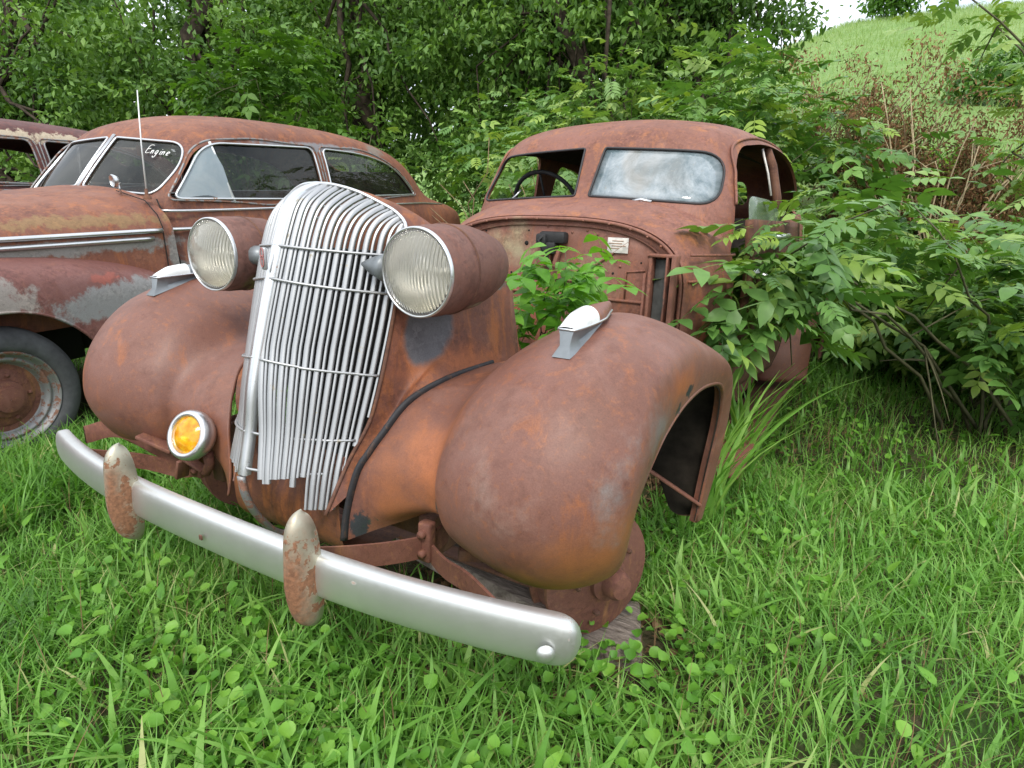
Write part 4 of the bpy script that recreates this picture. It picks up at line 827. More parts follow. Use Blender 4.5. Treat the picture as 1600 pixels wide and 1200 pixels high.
ys = np.concatenate([-seg(1.2, 40, 20, 2)[::-1][:-1], np.linspace(-1.2, 7, 120), seg(7, 160, 110, 1.9)[1:]])
X, Y = np.meshgrid(xs, ys, indexing='ij'); Z = hgt(X, Y)
V = np.stack([X, Y, Z], -1).reshape(-1, 3); F = np.array(gridf(len(xs), len(ys)))
m, n, b = newmat('meadow_ground'); tc = n.nodes.new('ShaderNodeTexCoord'); co = tc.outputs['Object']
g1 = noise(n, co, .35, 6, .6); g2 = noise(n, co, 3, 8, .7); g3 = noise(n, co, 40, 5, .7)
far = mixc(n, ramp(n, g1, .35, .65), (.18, .29, .09), (.26, .36, .14)); far = mixc(n, ramp(n, g2, .4, .7), far, (.11, .21, .045))  # far slope colours lightened as if by sun and haze
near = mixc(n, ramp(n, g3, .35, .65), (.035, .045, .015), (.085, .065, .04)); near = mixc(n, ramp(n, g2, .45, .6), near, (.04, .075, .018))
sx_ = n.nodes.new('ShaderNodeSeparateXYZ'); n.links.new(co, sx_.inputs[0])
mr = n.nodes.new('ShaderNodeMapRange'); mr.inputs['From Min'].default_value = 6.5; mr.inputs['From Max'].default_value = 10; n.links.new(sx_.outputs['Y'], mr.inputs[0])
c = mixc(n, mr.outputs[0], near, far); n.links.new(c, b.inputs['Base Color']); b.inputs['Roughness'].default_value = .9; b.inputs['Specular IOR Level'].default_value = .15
bump(n, b, g3, .6, .03)
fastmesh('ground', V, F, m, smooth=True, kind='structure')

# ------------------------------------------------------------------ scattering tools
def rotm(az, tilt, roll):
    """arrays -> (n,3,3): roll about own axis Y, tilt about X, then turn about Z"""
    ca, sa, ct, st, c2, s2 = np.cos(az), np.sin(az), np.cos(tilt), np.sin(tilt), np.cos(roll), np.sin(roll); o = np.zeros_like(ca); i = np.ones_like(ca)
    A = np.stack([np.stack([ca, -sa, o], -1), np.stack([sa, ca, o], -1), np.stack([o, o, i], -1)], -2)
    B = np.stack([np.stack([i, o, o], -1), np.stack([o, ct, -st], -1), np.stack([o, st, ct], -1)], -2)
    D = np.stack([np.stack([c2, o, s2], -1), np.stack([o, i, o], -1), np.stack([-s2, o, c2], -1)], -2)
    return A @ B @ D
def scatter(PV, PF, pos, Rm_, sc, rnd=None):
    n, k = len(pos), len(PV); sc = np.asarray(sc, float); sc = sc[:, None, None] if sc.ndim == 1 else sc[:, None, :]
    V = np.einsum('nij,nkj->nki', Rm_, PV[None]*sc)+pos[:, None]
    F = (PF[None]+(np.arange(n)*k)[:, None, None]).reshape(-1, PF.shape[1]); r = rng.random(n) if rnd is None else rnd
    return V.reshape(-1, 3), F, np.repeat(r, k)
def cat(*L):
    V, F, C, o = [], [], [], 0
    for v, f, c in L: V.append(v); F.append(f+o); C.append(c); o += len(v)
    return np.concatenate(V), np.concatenate(F), np.concatenate(C)
def leaf(l=1., w_=.32, fold=.12, droop=.18, seg=4):
    """pointed leaf along +Y, folded on its midrib, quads"""
    t = np.linspace(0, 1, seg+1); wd = w_*np.sin(np.pi*np.clip(t, .0, 1)**.75)**.9*(1-.15*t); wd[0] = .02; wd[-1] = .004; z = -droop*t*t; V = []
    for i in range(seg+1): V += [(-wd[i]/1, t[i]*l, z[i]+fold*wd[i]), (0, t[i]*l, z[i]), (wd[i], t[i]*l, z[i]+fold*wd[i])]
    F = []
    for i in range(seg):
        for j in (0, 1): a = i*3+j; F.append((a, a+1, a+4, a+3))
    return np.array(V)*1., np.array(F)
def pinnate(pairs=3, ll=.42, w_=.12, seg=4):
    """compound leaf, one unit long, along +Y"""
    LV, LF = leaf(1, w_/ll, .15, .25, seg); Vs, Fs, o = [], [], 0
    spots = [(t, s) for t in np.linspace(.30, .82, pairs) for s in (-1, 1)]+[(.92, 0)]
    for t, s in spots:
        a = -s*R(58) if s else 0; k = ll*(1 if s else 1.12)*(.82+.25*math.sin(t*3)); c_, s_ = math.cos(a), math.sin(a)
        v = LV*k; tilt = -.20*abs(s); v = np.stack([v[:, 0]*c_-v[:, 1]*s_, v[:, 0]*s_+v[:, 1]*c_, v[:, 2]+tilt*np.abs(v[:, 1])*.6], -1)+np.array([0, t, -.22*t*t]); Vs.append(v); Fs.append(LF+o); o += len(v)
    # rachis
    ts = np.linspace(0, .93, 5); rv = []
    for t in ts: rv += [(-.008, t, -.22*t*t), (.008, t, -.22*t*t)]
    Vs.append(np.array(rv)); Fs.append(np.array([(2*i, 2*i+1, 2*i+3, 2*i+2) for i in range(4)])+o)
    return np.concatenate(Vs), np.concatenate(Fs)
def blade(h=1., w_=.035, bend=.5, seg=4):
    t = np.linspace(0, 1, seg+1); y = bend*t**2; z = h*(t-.25*bend*t**2.5); wd = w_*(1-t**1.6)+.001; V = []
    for i in range(seg+1): V += [(-wd[i], y[i], z[i]), (wd[i], y[i], z[i])]
    return np.array(V), np.array([(2*i, 2*i+1, 2*i+3, 2*i+2) for i in range(seg)])
GREEN = [(.030, .085, .012), (.055, .15, .020), (.085, .20, .028), (.13, .25, .04)]
MAT['grass'] = leafmat('grass_blades', [(.065, .17, .026), (.115, .275, .042), (.165, .355, .06), (.24, .42, .095), (.44, .44, .20)], .3, .45)
MAT['broad'] = leafmat('ground_ivy_leaves', [(.08, .22, .025), (.13, .31, .035), (.19, .38, .05)], .25, .45)
MAT['shrub'] = leafmat('elder_leaves', [(.065, .155, .034), (.10, .215, .045), (.145, .28, .06), (.26, .37, .06)], .22, .42, .4)
MAT['shrub2'] = leafmat('elder_leaves_pale', [(.105, .21, .055), (.15, .27, .075), (.20, .33, .10), (.29, .39, .10)], .25, .45, .4)
MAT['tree'] = leafmat('tree_leaves', [(.050, .115, .022), (.085, .18, .034), (.14, .26, .05), (.22, .36, .075)], .22, .5)
MAT['tree2'] = leafmat('bright_tree_leaves', [(.05, .12, .02), (.085, .19, .025), (.13, .25, .04)], .3, .5)
MAT['tree3'] = leafmat('mid_green_leaves', [(.04, .10, .018), (.07, .15, .028), (.11, .21, .04), (.16, .27, .06)], .25, .5)
MAT['sapling'] = leafmat('sapling_leaves', [(.08, .22, .02), (.13, .32, .03), (.17, .36, .05)], .35, .4)
MAT['dead'] = leafmat('dead_leaves', [(.13, .065, .035), (.21, .11, .055), (.30, .18, .09), (.10, .16, .05)], .1, .8, .1)
MAT['hillgrass'] = leafmat('hill_grass', [(.20, .31, .11), (.27, .37, .16), (.36, .42, .22)], .3, .6)  # greens paled to carry the sun and haze on the hill
MAT['litter'] = leafmat('dry_litter', [(.09, .055, .03), (.16, .10, .055), (.24, .17, .09)], .05, .9, .1)
MAT['bark'] = simple('bark', (.055, .042, .030), .9, 0, 12, .5, .6, .2)
MAT['twig'] = simple('dry_twig', (.24, .17, .10), .9, 0, 20, .3, .3, .2)
MAT['stem'] = simple('green_brown_stem', (.09, .085, .04), .8, 0, 20, .3)

# ------------------------------------------------------------------ grass
def inview(x, y, z=.1, mg=60):
    d = np.stack([x-1.2352, y+.7115, np.full_like(x, z)-1.1653], -1); f_ = np.array(fw); r_ = np.array(Rr); u_ = np.array(Uu); zz = d @ f_
    px = 800+961.4*(d @ r_)/np.maximum(zz, .05); py = 600-961.4*(d @ u_)/np.maximum(zz, .05)
    return (zz > .1) & (px > -mg-250) & (px < 1600+mg+250) & (py < 1200+mg+150)
def undercar(x, y):
    a = (np.abs(x) < .60) & (y > .42) & (y < 1.65)
    lx, ly = (x+2.75), (y-.3); b_ = (np.abs(lx) < .68) & (ly > -1) & (ly < 4.5)
    c_ = (np.abs(x) < .72) & (y > 1.65) & (y < 4.6); return a, b_ | c_
def patchy(x, y): return .5+.5*np.sin(x*2.3+1.7*np.sin(y*1.9))*np.cos(y*2.1+1.3*np.sin(x*2.7))
def grass_set(n, x0, x1, y0, y1, h0, h1, wd, protos, zfun=None):
    x = rng.uniform(x0, x1, n); y = rng.uniform(y0, y1, n); k = inview(x, y); a, b_ = undercar(x, y); k &= ~b_; k &= ~(a & (rng.random(n) > .06))
    blk_ = (np.abs(x-.79) < .15) & (np.abs(y-.70) < .17); k &= ~blk_
    k &= rng.random(n) < (.45+.75*patchy(x, y)); x, y = x[k], y[k]; out = []
    idx = rng.integers(0, len(protos), len(x)); hh = rng.uniform(h0, h1, len(x))*(.75+.5*patchy(x*.7+3, y*.7))
    cl = (patchy(x*1.7+9, y*1.7)*.45+rng.random(len(x))*.55)
    cl = np.where(rng.random(len(x)) < .035, .97, cl*.85)
    for i, (pv, pf) in enumerate(protos):
        s = idx == i; ns = s.sum(); pos = np.stack([x[s], y[s], hgt(x[s], y[s])-.004], -1)
        out.append(scatter(pv*np.array([wd, 1, 1]), pf, pos, rotm(rng.uniform(0, 6.28, ns), rng.normal(0, .22, ns), np.zeros(ns)), hh[s], cl[s]))
    return cat(*out)
PR = [blade(1, .024, b_, 4) for b_ in (.3, .6, .9, 1.25)]
PRw = [blade(1, .052, b_, 5) for b_ in (.5, .85, 1.2)]
A = grass_set(75000, -1.2, 3.6, -.5, 2.4, .05, .135, 1.1, PR)
B = grass_set(8000, -1.2, 3.6, -.5, 2.6, .08, .17, 1.25, PRw)
A2 = grass_set(80000, -4.2, 5.5, .3, 6.5, .06, .15, 1.25, PR)
B2 = grass_set(9000, -4.2, 5.5, .8, 6.5, .10, .19, 1.4, PRw)
A3 = grass_set(26000, -2.6, -.3, -.3, 1.6, .05, .14, 1.15, PR)
A5 = grass_set(15000, -2.6, -1.25, .0, 1.1, .12, .25, 1.2, PR)
A4 = grass_set(9000, 1.0, 6.5, 5.0, 9.5, .15, .35, 1.8, PRw)
fastmesh('grass', *(lambda q: (q[0], q[1]))(Q := cat(A, B, A2, B2, A3, A4, A5)), MAT['grass'], col=Q[2], kind='stuff', label='long green grass and weeds growing all round the cars', cat='grass')
# seed heads / dry straws
n_ = 8000; x = rng.uniform(-3, 4, n_); y = rng.uniform(-.4, 5, n_); k = inview(x, y) & ~undercar(x, y)[1]; x, y = x[k], y[k]; pv, pf = blade(1, .008, .35, 4)
Q = scatter(pv, pf, np.stack([x, y, hgt(x, y)], -1), rotm(rng.uniform(0, 6.28, len(x)), rng.normal(0, .4, len(x)), np.zeros(len(x))), rng.uniform(.05, .2, len(x)), rng.uniform(.3, 1, len(x)))
fastmesh('dry_straw', Q[0], Q[1], MAT['litter'], col=Q[2], kind='stuff', label='thin dry straws standing among the grass', cat='straw')
# broad round leaves in patches
def rleaf(seg=10):
    V = [(0, 0, 0)]; 
    for i in range(seg+1):
        a = -math.pi/2+.25+(2*math.pi-.5)*i/seg; r_ = .5*(1+.07*math.cos(a*7)); V.append((r_*math.cos(a)*(1+.12*math.sin(a)), .42+r_*math.sin(a), .26*abs(math.cos(a))**1.3+.05*math.sin(a*5)))
    F = []
    for i in range(1, seg, 2): F.append((0, i, i+1, i+2 if i+2 <= seg+1 else i+1))
    return np.array(V), np.array(F)
pv, pf = rleaf(10); xs_, ys_ = [], []
for cx, cy, sx2, sy2, n_ in ((.42, .0, .24, .10, 330), (.78, .35, .16, .10, 70), (.95, .42, .14, .16, 70), (.0, -.05, .2, .10, 70), (-.6, .15, .25, .12, 50), (1.1, 1.25, .15, .3, 60), (1.05, 1.5, .12, .3, 60), (1.5, .9, .2, .2, 15), (1.0, 3.1, .3, .6, 160), (.75, .02, .2, .12, 120), (.80, .50, .12, .10, 60), (.98, .62, .08, .16, 60), (-.25, .1, .3, .12, 90), (.62, 1.1, .2, .3, 90), (1.6, 4.4, 1.2, .9, 260), (.55, .1, .2, .1, 60)):
    xs_.append(rng.normal(cx, sx2, n_)); ys_.append(rng.normal(cy, sy2, n_))
x = np.concatenate(xs_); y = np.concatenate(ys_); nn = len(x)
Q1 = scatter(pv, pf, np.stack([x, y, hgt(x, y)+rng.uniform(.03, .10, nn)], -1), rotm(rng.uniform(0, 6.28, nn), rng.normal(.15, .3, nn), rng.normal(0, .3, nn)), rng.uniform(.020, .036, nn))
lv, lf = leaf(1, .22, .2, .35, 5)
n_ = 4200; x = rng.uniform(-3.2, 4.5, n_); y = rng.uniform(-.45, 6, n_)
k = inview(x, y) & ~undercar(x, y)[1] & (rng.random(n_) < patchy(x*1.3+4, y*1.3)); x, y = x[k], y[k]; nn = len(x)
Q2 = scatter(lv, lf, np.stack([x, y, hgt(x, y)+rng.uniform(.02, .09, nn)], -1), rotm(rng.uniform(0, 6.28, nn), rng.uniform(-.1, .9, nn), rng.normal(0, .3, nn)), rng.uniform(.035, .07, nn))
def tri2quad(q): return q
fastmesh('ground_ivy', Q1[0], Q1[1], MAT['broad'], col=Q1[2], kind='stuff', label='round scalloped ground ivy leaves under the bumper', cat='ground cover')
fastmesh('broadleaf_weeds', Q2[0], Q2[1], MAT['broad'], col=Q2[2], kind='stuff', label='small broadleaf weeds scattered through the grass', cat='weeds')
# leaf litter below the cars
n_ = 5000; x = rng.normal(.5, .35, n_); y = rng.uniform(.25, 3.5, n_); lv2, lf2 = leaf(1, .28, .3, .2, 2)
Q = scatter(lv2, lf2, np.stack([x, y, hgt(x, y)+rng.uniform(.0, .03, n_)], -1), rotm(rng.uniform(0, 6.28, n_), rng.normal(0, .3, n_), rng.normal(0, .4, n_)), rng.uniform(.015, .05, n_))
fastmesh('leaf_litter', Q[0], Q[1], MAT['litter'], col=Q[2], kind='stuff', label='brown dead leaves and straw on the soil under the front car', cat='leaf litter')
# hill grass
n_ = 60000; x = rng.uniform(-8, 26, n_); y = 9+44*rng.random(n_)**1.3; pv, pf = blade(1, .035, .6, 3)
Q = scatter(pv, pf, np.stack([x, y, hgt(x, y)-.02], -1), rotm(rng.uniform(0, 6.28, n_), rng.normal(0, .3, n_), np.zeros(n_)), .10+.0045*y+rng.uniform(0, .08, n_), patchy(x*.35, y*.35)*.5+rng.random(n_)*.5)
fastmesh('hill_grass', Q[0], Q[1], MAT['hillgrass'], col=Q[2], kind='stuff', label='grass coloured pale for sun and haze, covering the rising hill field', cat='hill grass')
# ================================================================== SHRUBS, TREES
P3 = pinnate(3, .40, .115); P2 = pinnate(2, .46, .14); P4 = pinnate(4, .36, .085)
def stemcurve(b, t, sag=.15, n=8, wob=.06):
    b, t = np.array(b, float), np.array(t, float); s = np.linspace(0, 1, n)[:, None]; P = b*(1-s)+t*s; P[:, 2] += np.sin(s[:, 0]*math.pi)*np.linalg.norm(t-b)*sag*.6
    P[1:-1] += rng.normal(0, wob*np.linalg.norm(t-b)*.2, (n-2, 3)); return P
def shrub(name, base, blobs, nleaf, size, mat, label, catg, group=None, protos=None, stems=16, smat='stem', outw=.8, droop=.25, r0=.012, shellp=.45):
    """blobs: list of (cx,cy,cz,rx,ry,rz,weight). Compound leaves fill the blobs, stems run from base to leaf clumps"""
    protos = protos or [P3, P2, P4]; Wt = np.array([q[6] for q in blobs], float); Wt /= Wt.sum(); bi = rng.choice(len(blobs), nleaf, p=Wt); Bq = np.array([q[:6] for q in blobs])[bi]
    # clump centres inside each blob, leaves gather around them
    nc = max(6, nleaf//9); cb = rng.choice(len(blobs), nc, p=Wt); d = rng.normal(0, 1, (nc, 3)); d /= np.linalg.norm(d, axis=1)[:, None]; rad = rng.random(nc)**shellp
    cc = np.array([q[:6] for q in blobs])[cb]; cpos = cc[:, :3]+d*rad[:, None]*cc[:, 3:]
    ci = rng.integers(0, nc, nleaf); d2 = rng.normal(0, 1, (nleaf, 3)); pos = cpos[ci]+d2*size*.55
    outv = (d[ci]*outw+rng.normal(0, .55, (nleaf, 3))+np.array([0, 0, .15])); az = np.arctan2(-outv[:, 0], outv[:, 1]); tl = np.arctan2(outv[:, 2], np.hypot(outv[:, 0], outv[:, 1]))*.55-droop
    g = hgt(pos[:, 0], pos[:, 1])+.05; pos[:, 2] = np.maximum(pos[:, 2], g)
    out = []; idx = rng.integers(0, len(protos), nleaf); sc = size*rng.uniform(.5, 1.35, nleaf)
    for i, (pv, pf) in enumerate(protos):
        s = idx == i
        if s.sum(): out.append(scatter(pv, pf, pos[s], rotm(az[s], tl[s], rng.normal(0, .35, s.sum())), sc[s]))
    Q = cat(*out); root = empty(name, (float(base[0]), float(base[1]), float(hgt(base[0], base[1]))), label=label, cat=catg, group=group)
    off = np.array(root.location); o = fastmesh('foliage', Q[0]-off, Q[1], MAT[mat], col=Q[2], parent=root)
    st = []
    for k in range(stems):
        c = cpos[rng.integers(0, nc)]; b0 = np.array([base[0]+rng.normal(0, .10), base[1]+rng.normal(0, .10), hgt(base[0], base[1])-.03]); P = stemcurve(b0, c); st.append(tube(P-off, np.linspace(r0, r0*.35, len(P)), 5))
        for _ in range(3):
            j = rng.integers(3, 8); c2 = P[j]+rng.normal(0, .22, 3)*np.linalg.norm(c-b0)*.5; st.append(tube(stemcurve(P[j], c2, .05, 4)-off, [r0*.45, r0*.4, r0*.3, r0*.2], 4))
    part('stems', join(*st), MAT[smat], root); return root
# right-hand shrub growing out of the door opening and along the car side
shrub('elder_shrub', (1.95, 3.7), [(.98, 2.55, 1.06, .24, .50, .20, 2.2), (1.25, 3.3, 1.15, .42, .7, .24, 3.2), (.90, 2.25, 1.02, .10, .28, .14, 1.6), (1.75, 3.3, .85, .25, .4, .28, 1.0), (1.9, 3.5, .62, .22, .35, .16, 1.3), (2.1, 3.6, .52, .25, .3, .16, 1.0), (.84, 1.9, .95, .05, .14, .08, .4)], 560, .20, 'shrub',
      'leafy elder shrub pressing against the open side of the front car', 'shrub', 'elder shrubs', stems=7)
shrub('elder_shrub', (2.1, 4.2), [(2.05, 4.2, .80, .55, .7, .34, 3), (2.6, 4.6, .70, .6, .8, .42, 3), (2.1, 3.9, .72, .35, .35, .18, 1.3), (2.7, 4.0, .70, .4, .3, .16, .6), (1.95, 4.4, .62, .38, .4, .20, 2.4), (1.6, 4.6, .60, .25, .3, .20, 1.2)], 760, .22, 'shrub',
      'broad elder shrub right of the front car, its leaves reaching down to the grass', 'shrub', 'elder shrubs')
shrub('elder_shrub', (2.5, 5.3), [(2.2, 5.1, .80, .35, .4, .35, 2), (2.5, 5.5, 1.15, .35, .5, .40, 1.6), (2.3, 4.9, .62, .35, .3, .2, 1.4)], 460, .23, 'shrub2',
      'pale elder shrub at the right edge of the picture', 'shrub', 'elder shrubs')
shrub('elder_shrub', (1.0, 5.2), [(.9, 5.1, 1.1, .6, .5, .40, 2), (1.4, 5.6, .95, .5, .5, .4, 1.6), (.3, 5.3, 1.5, .5, .4, .35, 1.2)], 420, .21, 'shrub2',
      'elder shrub standing directly behind the rear of the front car', 'shrub', 'elder shrubs')
shrub('elder_shrub', (-.6, 6.0), [(-.4, 6.0, 1.9, .8, .5, .6, 3), (.5, 6.3, 1.9, .7, .5, .55, 2.5), (-1.1, 5.8, 1.5, .5, .4, .5, 1.5), (.1, 6.0, 2.5, .35, .3, .3, .7)], 760, .23, 'shrub',
      'tall elder shrub rising above the roof of the front car', 'shrub', 'elder shrubs')
shrub('elder_shrub', (-1.6, 5.2), [(-1.5, 5.0, 1.55, .55, .45, .55, 3), (-1.2, 4.4, 1.0, .35, .45, .6, 2), (-2.0, 5.3, 1.7, .5, .5, .4, 2)], 640, .19, 'shrub2',
      'dense elder shrub filling the gap between the two nearest cars', 'shrub', 'elder shrubs')
shrub('elder_shrub', (-3.4, 6.4), [(-3.2, 6.4, 1.9, .9, .5, .55, 3), (-2.3, 6.2, 2.0, .6, .5, .5, 2), (-2.9, 6.2, 1.3, .9, .4, .5, 1.5)], 640, .20, 'shrub',
      'elder shrub behind the tail of the second car', 'shrub', 'elder shrubs')
shrub('maple_sapling', (-6.9, 5.9), [(-7.3, 5.6, 2.9, .75, .4, .45, 2), (-6.5, 5.8, 3.1, .55, .4, .65, 2.4), (-6.1, 5.8, 2.3, .9, .4, .5, 2)], 560, .26, 'tree2',
      'bright green sapling lit up in front of the dark trees', 'sapling', protos=[P2, P3])
shrub('elder_shrub', (-5.4, 6.2), [(-5.4, 6.2, 1.7, 1.0, .4, .6, 3), (-6.6, 6.4, 1.5, .9, .4, .6, 2)], 560, .21, 'shrub2', 'bright low bush behind the roof of the second car', 'shrub', 'elder shrubs')
shrub('elder_shrub', (-2.0, 7.4), [(-2.0, 7.4, 2.6, .9, .5, .7, 3), (-.7, 7.6, 2.7, .8, .5, .7, 3), (-3.1, 7.6, 2.6, .7, .5, .6, 2)], 900, .24, 'shrub2', 'tall pale green bush in front of the tree line at the centre', 'shrub', 'elder shrubs')
shrub('elder_shrub', (.0, 7.0), [(.0, 7.0, 2.1, .5, .4, .45, 2), (.45, 7.1, 1.9, .3, .3, .35, 1)], 260, .22, 'shrub', 'green bush between the front car roof and the hill field', 'shrub', 'elder shrubs')
# plant in the engine bay
shrub('young_sapling', (.24, 1.26), [(.24, 1.33, .945, .10, .11, .05, 2.2), (.36, 1.33, .86, .07, .11, .04, .9), (.08, 1.22, .78, .10, .13, .07, 1.2), (.28, 1.2, .74, .2, .13, .08, 1.0), (.22, 1.34, .99, .03, .03, .03, .3)], 135, .125, 'sapling',
      'fresh green sapling growing up through the empty engine bay of the front car', 'sapling', protos=[P2, pinnate(2, .5, .17)], stems=9, r0=.005, outw=1.2, droop=.1)
# overhanging branches, upper right
shrub('overhanging_branch', (3.3, 6.9), [(1.5, 6.15, 3.05, .32, .3, .08, 1.3), (1.95, 6.3, 2.9, .25, .3, .15, 1.3), (2.15, 6.0, 2.3, .15, .3, .25, .8), (2.15, 5.8, 1.75, .25, .3, .2, 1.0)], 110, .20, 'shrub2',
      'leafy branch overhanging the upper right corner of the picture', 'branch', stems=9, r0=.018)
# tall grass tufts beside the running board
def tuft(x, y, n, h, lab):
    pv, pf = blade(1, .016, .5, 6); a = rng.uniform(0, 6.28, n); z = float(hgt(x, y)); root = empty('grass_tuft', (x, y, z), label=lab, cat='grass tuft', group='tall grass tufts')
    Q = scatter(pv, pf, np.stack([rng.normal(0, .035, n), rng.normal(0, .05, n), np.zeros(n)], -1), rotm(a, rng.normal(-.02, .12, n), np.zeros(n)), h*rng.uniform(.5, 1.1, n), rng.uniform(.2, .8, n)); fastmesh('blades', Q[0], Q[1], MAT['grass'], col=Q[2], parent=root)
tuft(.80, 1.62, 60, .66, 'tall arching grass tuft just behind the near front wing')
tuft(.82, 2.1, 60, .72, 'tall arching grass tuft against the sill of the front car')
tuft(.80, 2.5, 45, .5, 'grass tuft leaning over the fallen trim by the running board')
# dead brush
def brush(base, n, hgt_, spread, lab):
    z0 = float(hgt(*base)); root = empty('dead_bush', (base[0], base[1], z0), label=lab, cat='dead bush', group='dead brown bushes'); st = []; tips = []
    for k in range(n):
        tp = np.array([rng.normal(0, spread), rng.normal(0, spread*.6), hgt_*rng.uniform(.45, 1.1)]); P = stemcurve((rng.normal(0, .1), rng.normal(0, .1), 0), tp, .08, 7); st.append(tube(P, np.linspace(.012, .004, 7), 4))
        for _ in range(7):
            j = rng.integers(2, 7); q = P[j]+rng.normal(0, .25, 3)*hgt_*.4; st.append(tube(stemcurve(P[j], q, .05, 4), [.005, .004, .003, .0015], 3)); tips += [q, P[j]*.5+q*.5]
    part('twigs', join(*st), MAT['twig'], root); tips = np.array(tips); m_ = 48; pos = np.repeat(tips, m_, 0)+rng.normal(0, .075*hgt_*.6, (len(tips)*m_, 3)); pos[:, 2] = np.maximum(pos[:, 2], .03); nn = len(pos)
    lv2, lf2 = leaf(1, .24, .3, .5, 2); Q = scatter(lv2, lf2, pos, rotm(rng.uniform(0, 6.28, nn), rng.normal(-.5, .6, nn), rng.normal(0, .8, nn)), rng.uniform(.02, .055, nn)); fastmesh('dry_foliage', Q[0], Q[1], MAT['dead'], col=Q[2], parent=root)
brush((.75, 7.5), 18, 1.7, .38, 'brown dead bush left of the others on the bank')
brush((1.35, 7.2), 18, 1.35, .42, 'tall reddish dead bush in the middle of the bank')
brush((2.0, 7.1), 18, 1.35, .45, 'dead bush behind the pale leafless stems')
brush((2.7, 7.5), 18, 1.6, .5, 'brown dead bush at the right edge of the picture')
brush((1.9, 6.2), 14, .9, .45, 'low tangle of dry brown stems in front of the bank')
# bare pale stems
sb = empty('leafless_shrub', (1.62, 6.4, float(hgt(1.62, 6.4))), label='cluster of leafless pale forked stems in front of the dead bushes', cat='bare shrub'); st = []
for k in range(11):
    tp = np.array([rng.normal(0, .5), rng.normal(0, .2), rng.uniform(1.2, 2.0)]); P = stemcurve((rng.normal(0, .06), 0, 0), tp, .03, 7, .1); st.append(tube(P, np.linspace(.013, .004, 7), 5))
    for _ in range(3): j = rng.integers(2, 6); st.append(tube(stemcurve(P[j], P[j]+np.array([rng.normal(0, .25), rng.normal(0, .1), rng.uniform(.1, .45)]), .02, 4), [.006, .005, .004, .002], 4))
part('stems', join(*st), simple('pale_bare_stems', (.42, .33, .20), .85, 0, 20, .3), sb)
# trees
TV, TF = leaf(1, .27, .2, .2, 2)
def tree(name, base, h, trunk_r, blobs, nleaf, size, mat, label, catg='tree', group='dark trees behind the cars', limbs=9, lean=(0, 0)):
    z0 = float(hgt(*base)); root = empty(name, (base[0], base[1], z0), label=label, cat=catg, group=group); off = np.array([base[0], base[1], z0])
    top = np.array([lean[0], lean[1], h]); P = stemcurve((0, 0, -.1), top, .0, 10, .18); tr = [tube(P, np.linspace(trunk_r, trunk_r*.3, 10), 10)]
    Wt = np.array([q[6] for q in blobs], float); Wt /= Wt.sum(); nc = max(30, nleaf//45); cb = rng.choice(len(blobs), nc, p=Wt); d = rng.normal(0, 1, (nc, 3)); d /= np.linalg.norm(d, axis=1)[:, None]
    cc = np.array([q[:6] for q in blobs])[cb]; cpos = cc[:, :3]+d*(rng.random(nc)**.5)[:, None]*cc[:, 3:]-off
    for k in range(limbs*3):
        j = rng.integers(2, 9); c = cpos[rng.integers(0, nc)]; q = stemcurve(P[j], c, .04, 7, .12); tr.append(tube(q, np.linspace(trunk_r*(.35 if k < limbs else .16), .008, 7), 5))
    part('trunk', join(*tr), MAT['bark'], root)
    ci = rng.integers(0, nc, nleaf); pos = cpos[ci]+rng.normal(0, 1, (nleaf, 3))*np.array([.30, .30, .20])*size*4.2; lo = hgt(pos[:, 0]+off[0], pos[:, 1]+off[1])-z0+.05; pos[:, 2] = np.maximum(pos[:, 2], lo)
    cr_ = np.clip(rng.random(nc)[ci]*.6+rng.random(nleaf)*.4, 0, 1)
    Q = scatter(TV, TF, pos, rotm(rng.uniform(0, 6.28, nleaf), rng.normal(-.45, .45, nleaf), rng.normal(0, .6, nleaf)), size*rng.uniform(.7, 1.3, nleaf), cr_)
    fastmesh('crown', Q[0], Q[1], MAT[mat], col=Q[2], parent=root); return root
tree('tree', (-13.0, 5.2), 6, .22, [(-12.5, 5.6, 2.8, 3, 1.2, 2.6, 3), (-11, 5.4, .9, 2.6, .8, 1.0, 1)], 15000, .13, 'tree', 'dark tree at the left edge with trunk in the shadow')
tree('tree', (-9.5, 6.6), 7, .26, [(-9.5, 6.8, 3.4, 2.6, 1.3, 2.4, 3), (-9.0, 6.4, 1.2, 2.4, .8, 1.1, 1)], 17000, .12, 'tree', 'dark tree behind the third car, second from the left')
tree('tree', (-7.2, 8.2), 7.5, .24, [(-6.8, 8.2, 4.0, 2.4, 1.2, 2.6, 3), (-6.6, 7.8, 1.5, 2.2, .8, 1.3, 1)], 17000, .12, 'tree', 'dense tree rising behind the second car roof', lean=(.5, 0))
tree('tree', (-4.0, 9.0), 8, .18, [(-3.9, 9.0, 4.4, 2.2, 1.2, 2.8, 3), (-3.8, 8.4, 1.8, 2.2, .8, 1.3, 1.5)], 22000, .12, 'tree', 'leafy tree with leaning limb at the middle of the tree line', lean=(1.3, -.4))
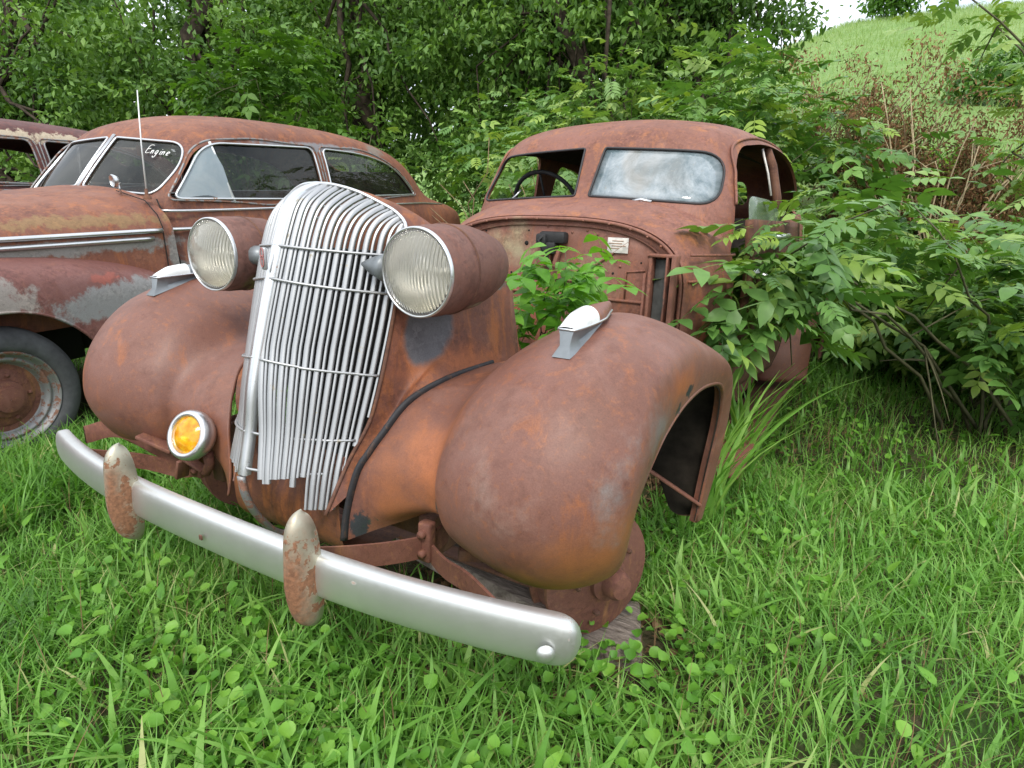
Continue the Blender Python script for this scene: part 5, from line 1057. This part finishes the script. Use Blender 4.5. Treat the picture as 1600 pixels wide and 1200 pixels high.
tree('tree', (-1.6, 9.8), 8, .22, [(-1.7, 9.9, 4.4, 1.6, 1.1, 2.6, 3), (-1.5, 9.2, 2.2, 1.5, .7, 1.2, 1)], 22000, .11, 'tree3', 'rounded tree ending the tree line beside the hill')
tree('tree', (-11.0, 10.5), 9, .3, [(-11, 10.5, 5.0, 4.5, 1.5, 4.0, 3)], 22000, .26, 'tree', 'tall tree in the second row at the far left')
tree('tree', (-5.5, 12.0), 10, .3, [(-5.5, 12.0, 5.5, 4.0, 1.5, 4.5, 3)], 24000, .26, 'tree', 'tall tree in the second row behind the middle trees')
tree('tree', (-17.0, 8.0), 9, .3, [(-17, 8, 4.0, 4.0, 1.5, 4.0, 3)], 20000, .26, 'tree', 'tall tree in the second row beyond the left edge tree')
tree('small_tree', (-.2, 46), 3.2, .1, [(-.2, 46, float(hgt(-.2, 46))+1.6, 1.3, 1.2, 1.7, 1)], 1800, .35, 'tree2', 'small lone tree on the crest of the hill', group=None)
tree('hill_bush', (2.9, 13.6), 1.2, .05, [(2.9, 13.6, float(hgt(2.9, 13.6))+.5, 1.1, .8, .45, 1)], 2600, .14, 'shrub', 'round dark green bush on the lower slope of the hill', 'bush', group=None, limbs=3)
# fallen pale branch leaning beside the front car and thin bare twigs between the cars
tw = empty('bare_twigs', (-1.55, 3.9, .1), label='bare arching twigs between the second car and the front car', cat='twigs'); st = []
for k in range(14):
    a = np.array([rng.normal(.3, .3), rng.normal(.2, .3), 0]); b_ = np.array([rng.normal(-.1, .35), rng.normal(0, .3), rng.uniform(1.0, 1.8)]); st.append(tube(stemcurve(a, b_, .05, 8, .12), np.linspace(.008, .003, 8), 4))
part('twigs', join(*st), MAT['twig'], tw)
shrub('elder_shrub', (2.0, 5.3), [(1.55, 4.9, .50, .30, .3, .20, 2), (2.0, 4.9, .52, .30, .3, .22, 2), (2.4, 5.0, .50, .30, .3, .22, 1.6), (1.25, 5.0, .55, .22, .3, .22, 1)], 420, .19, 'shrub', 'low elder growth filling the shade at the foot of the right-hand shrubs', 'shrub', 'elder shrubs', stems=8)
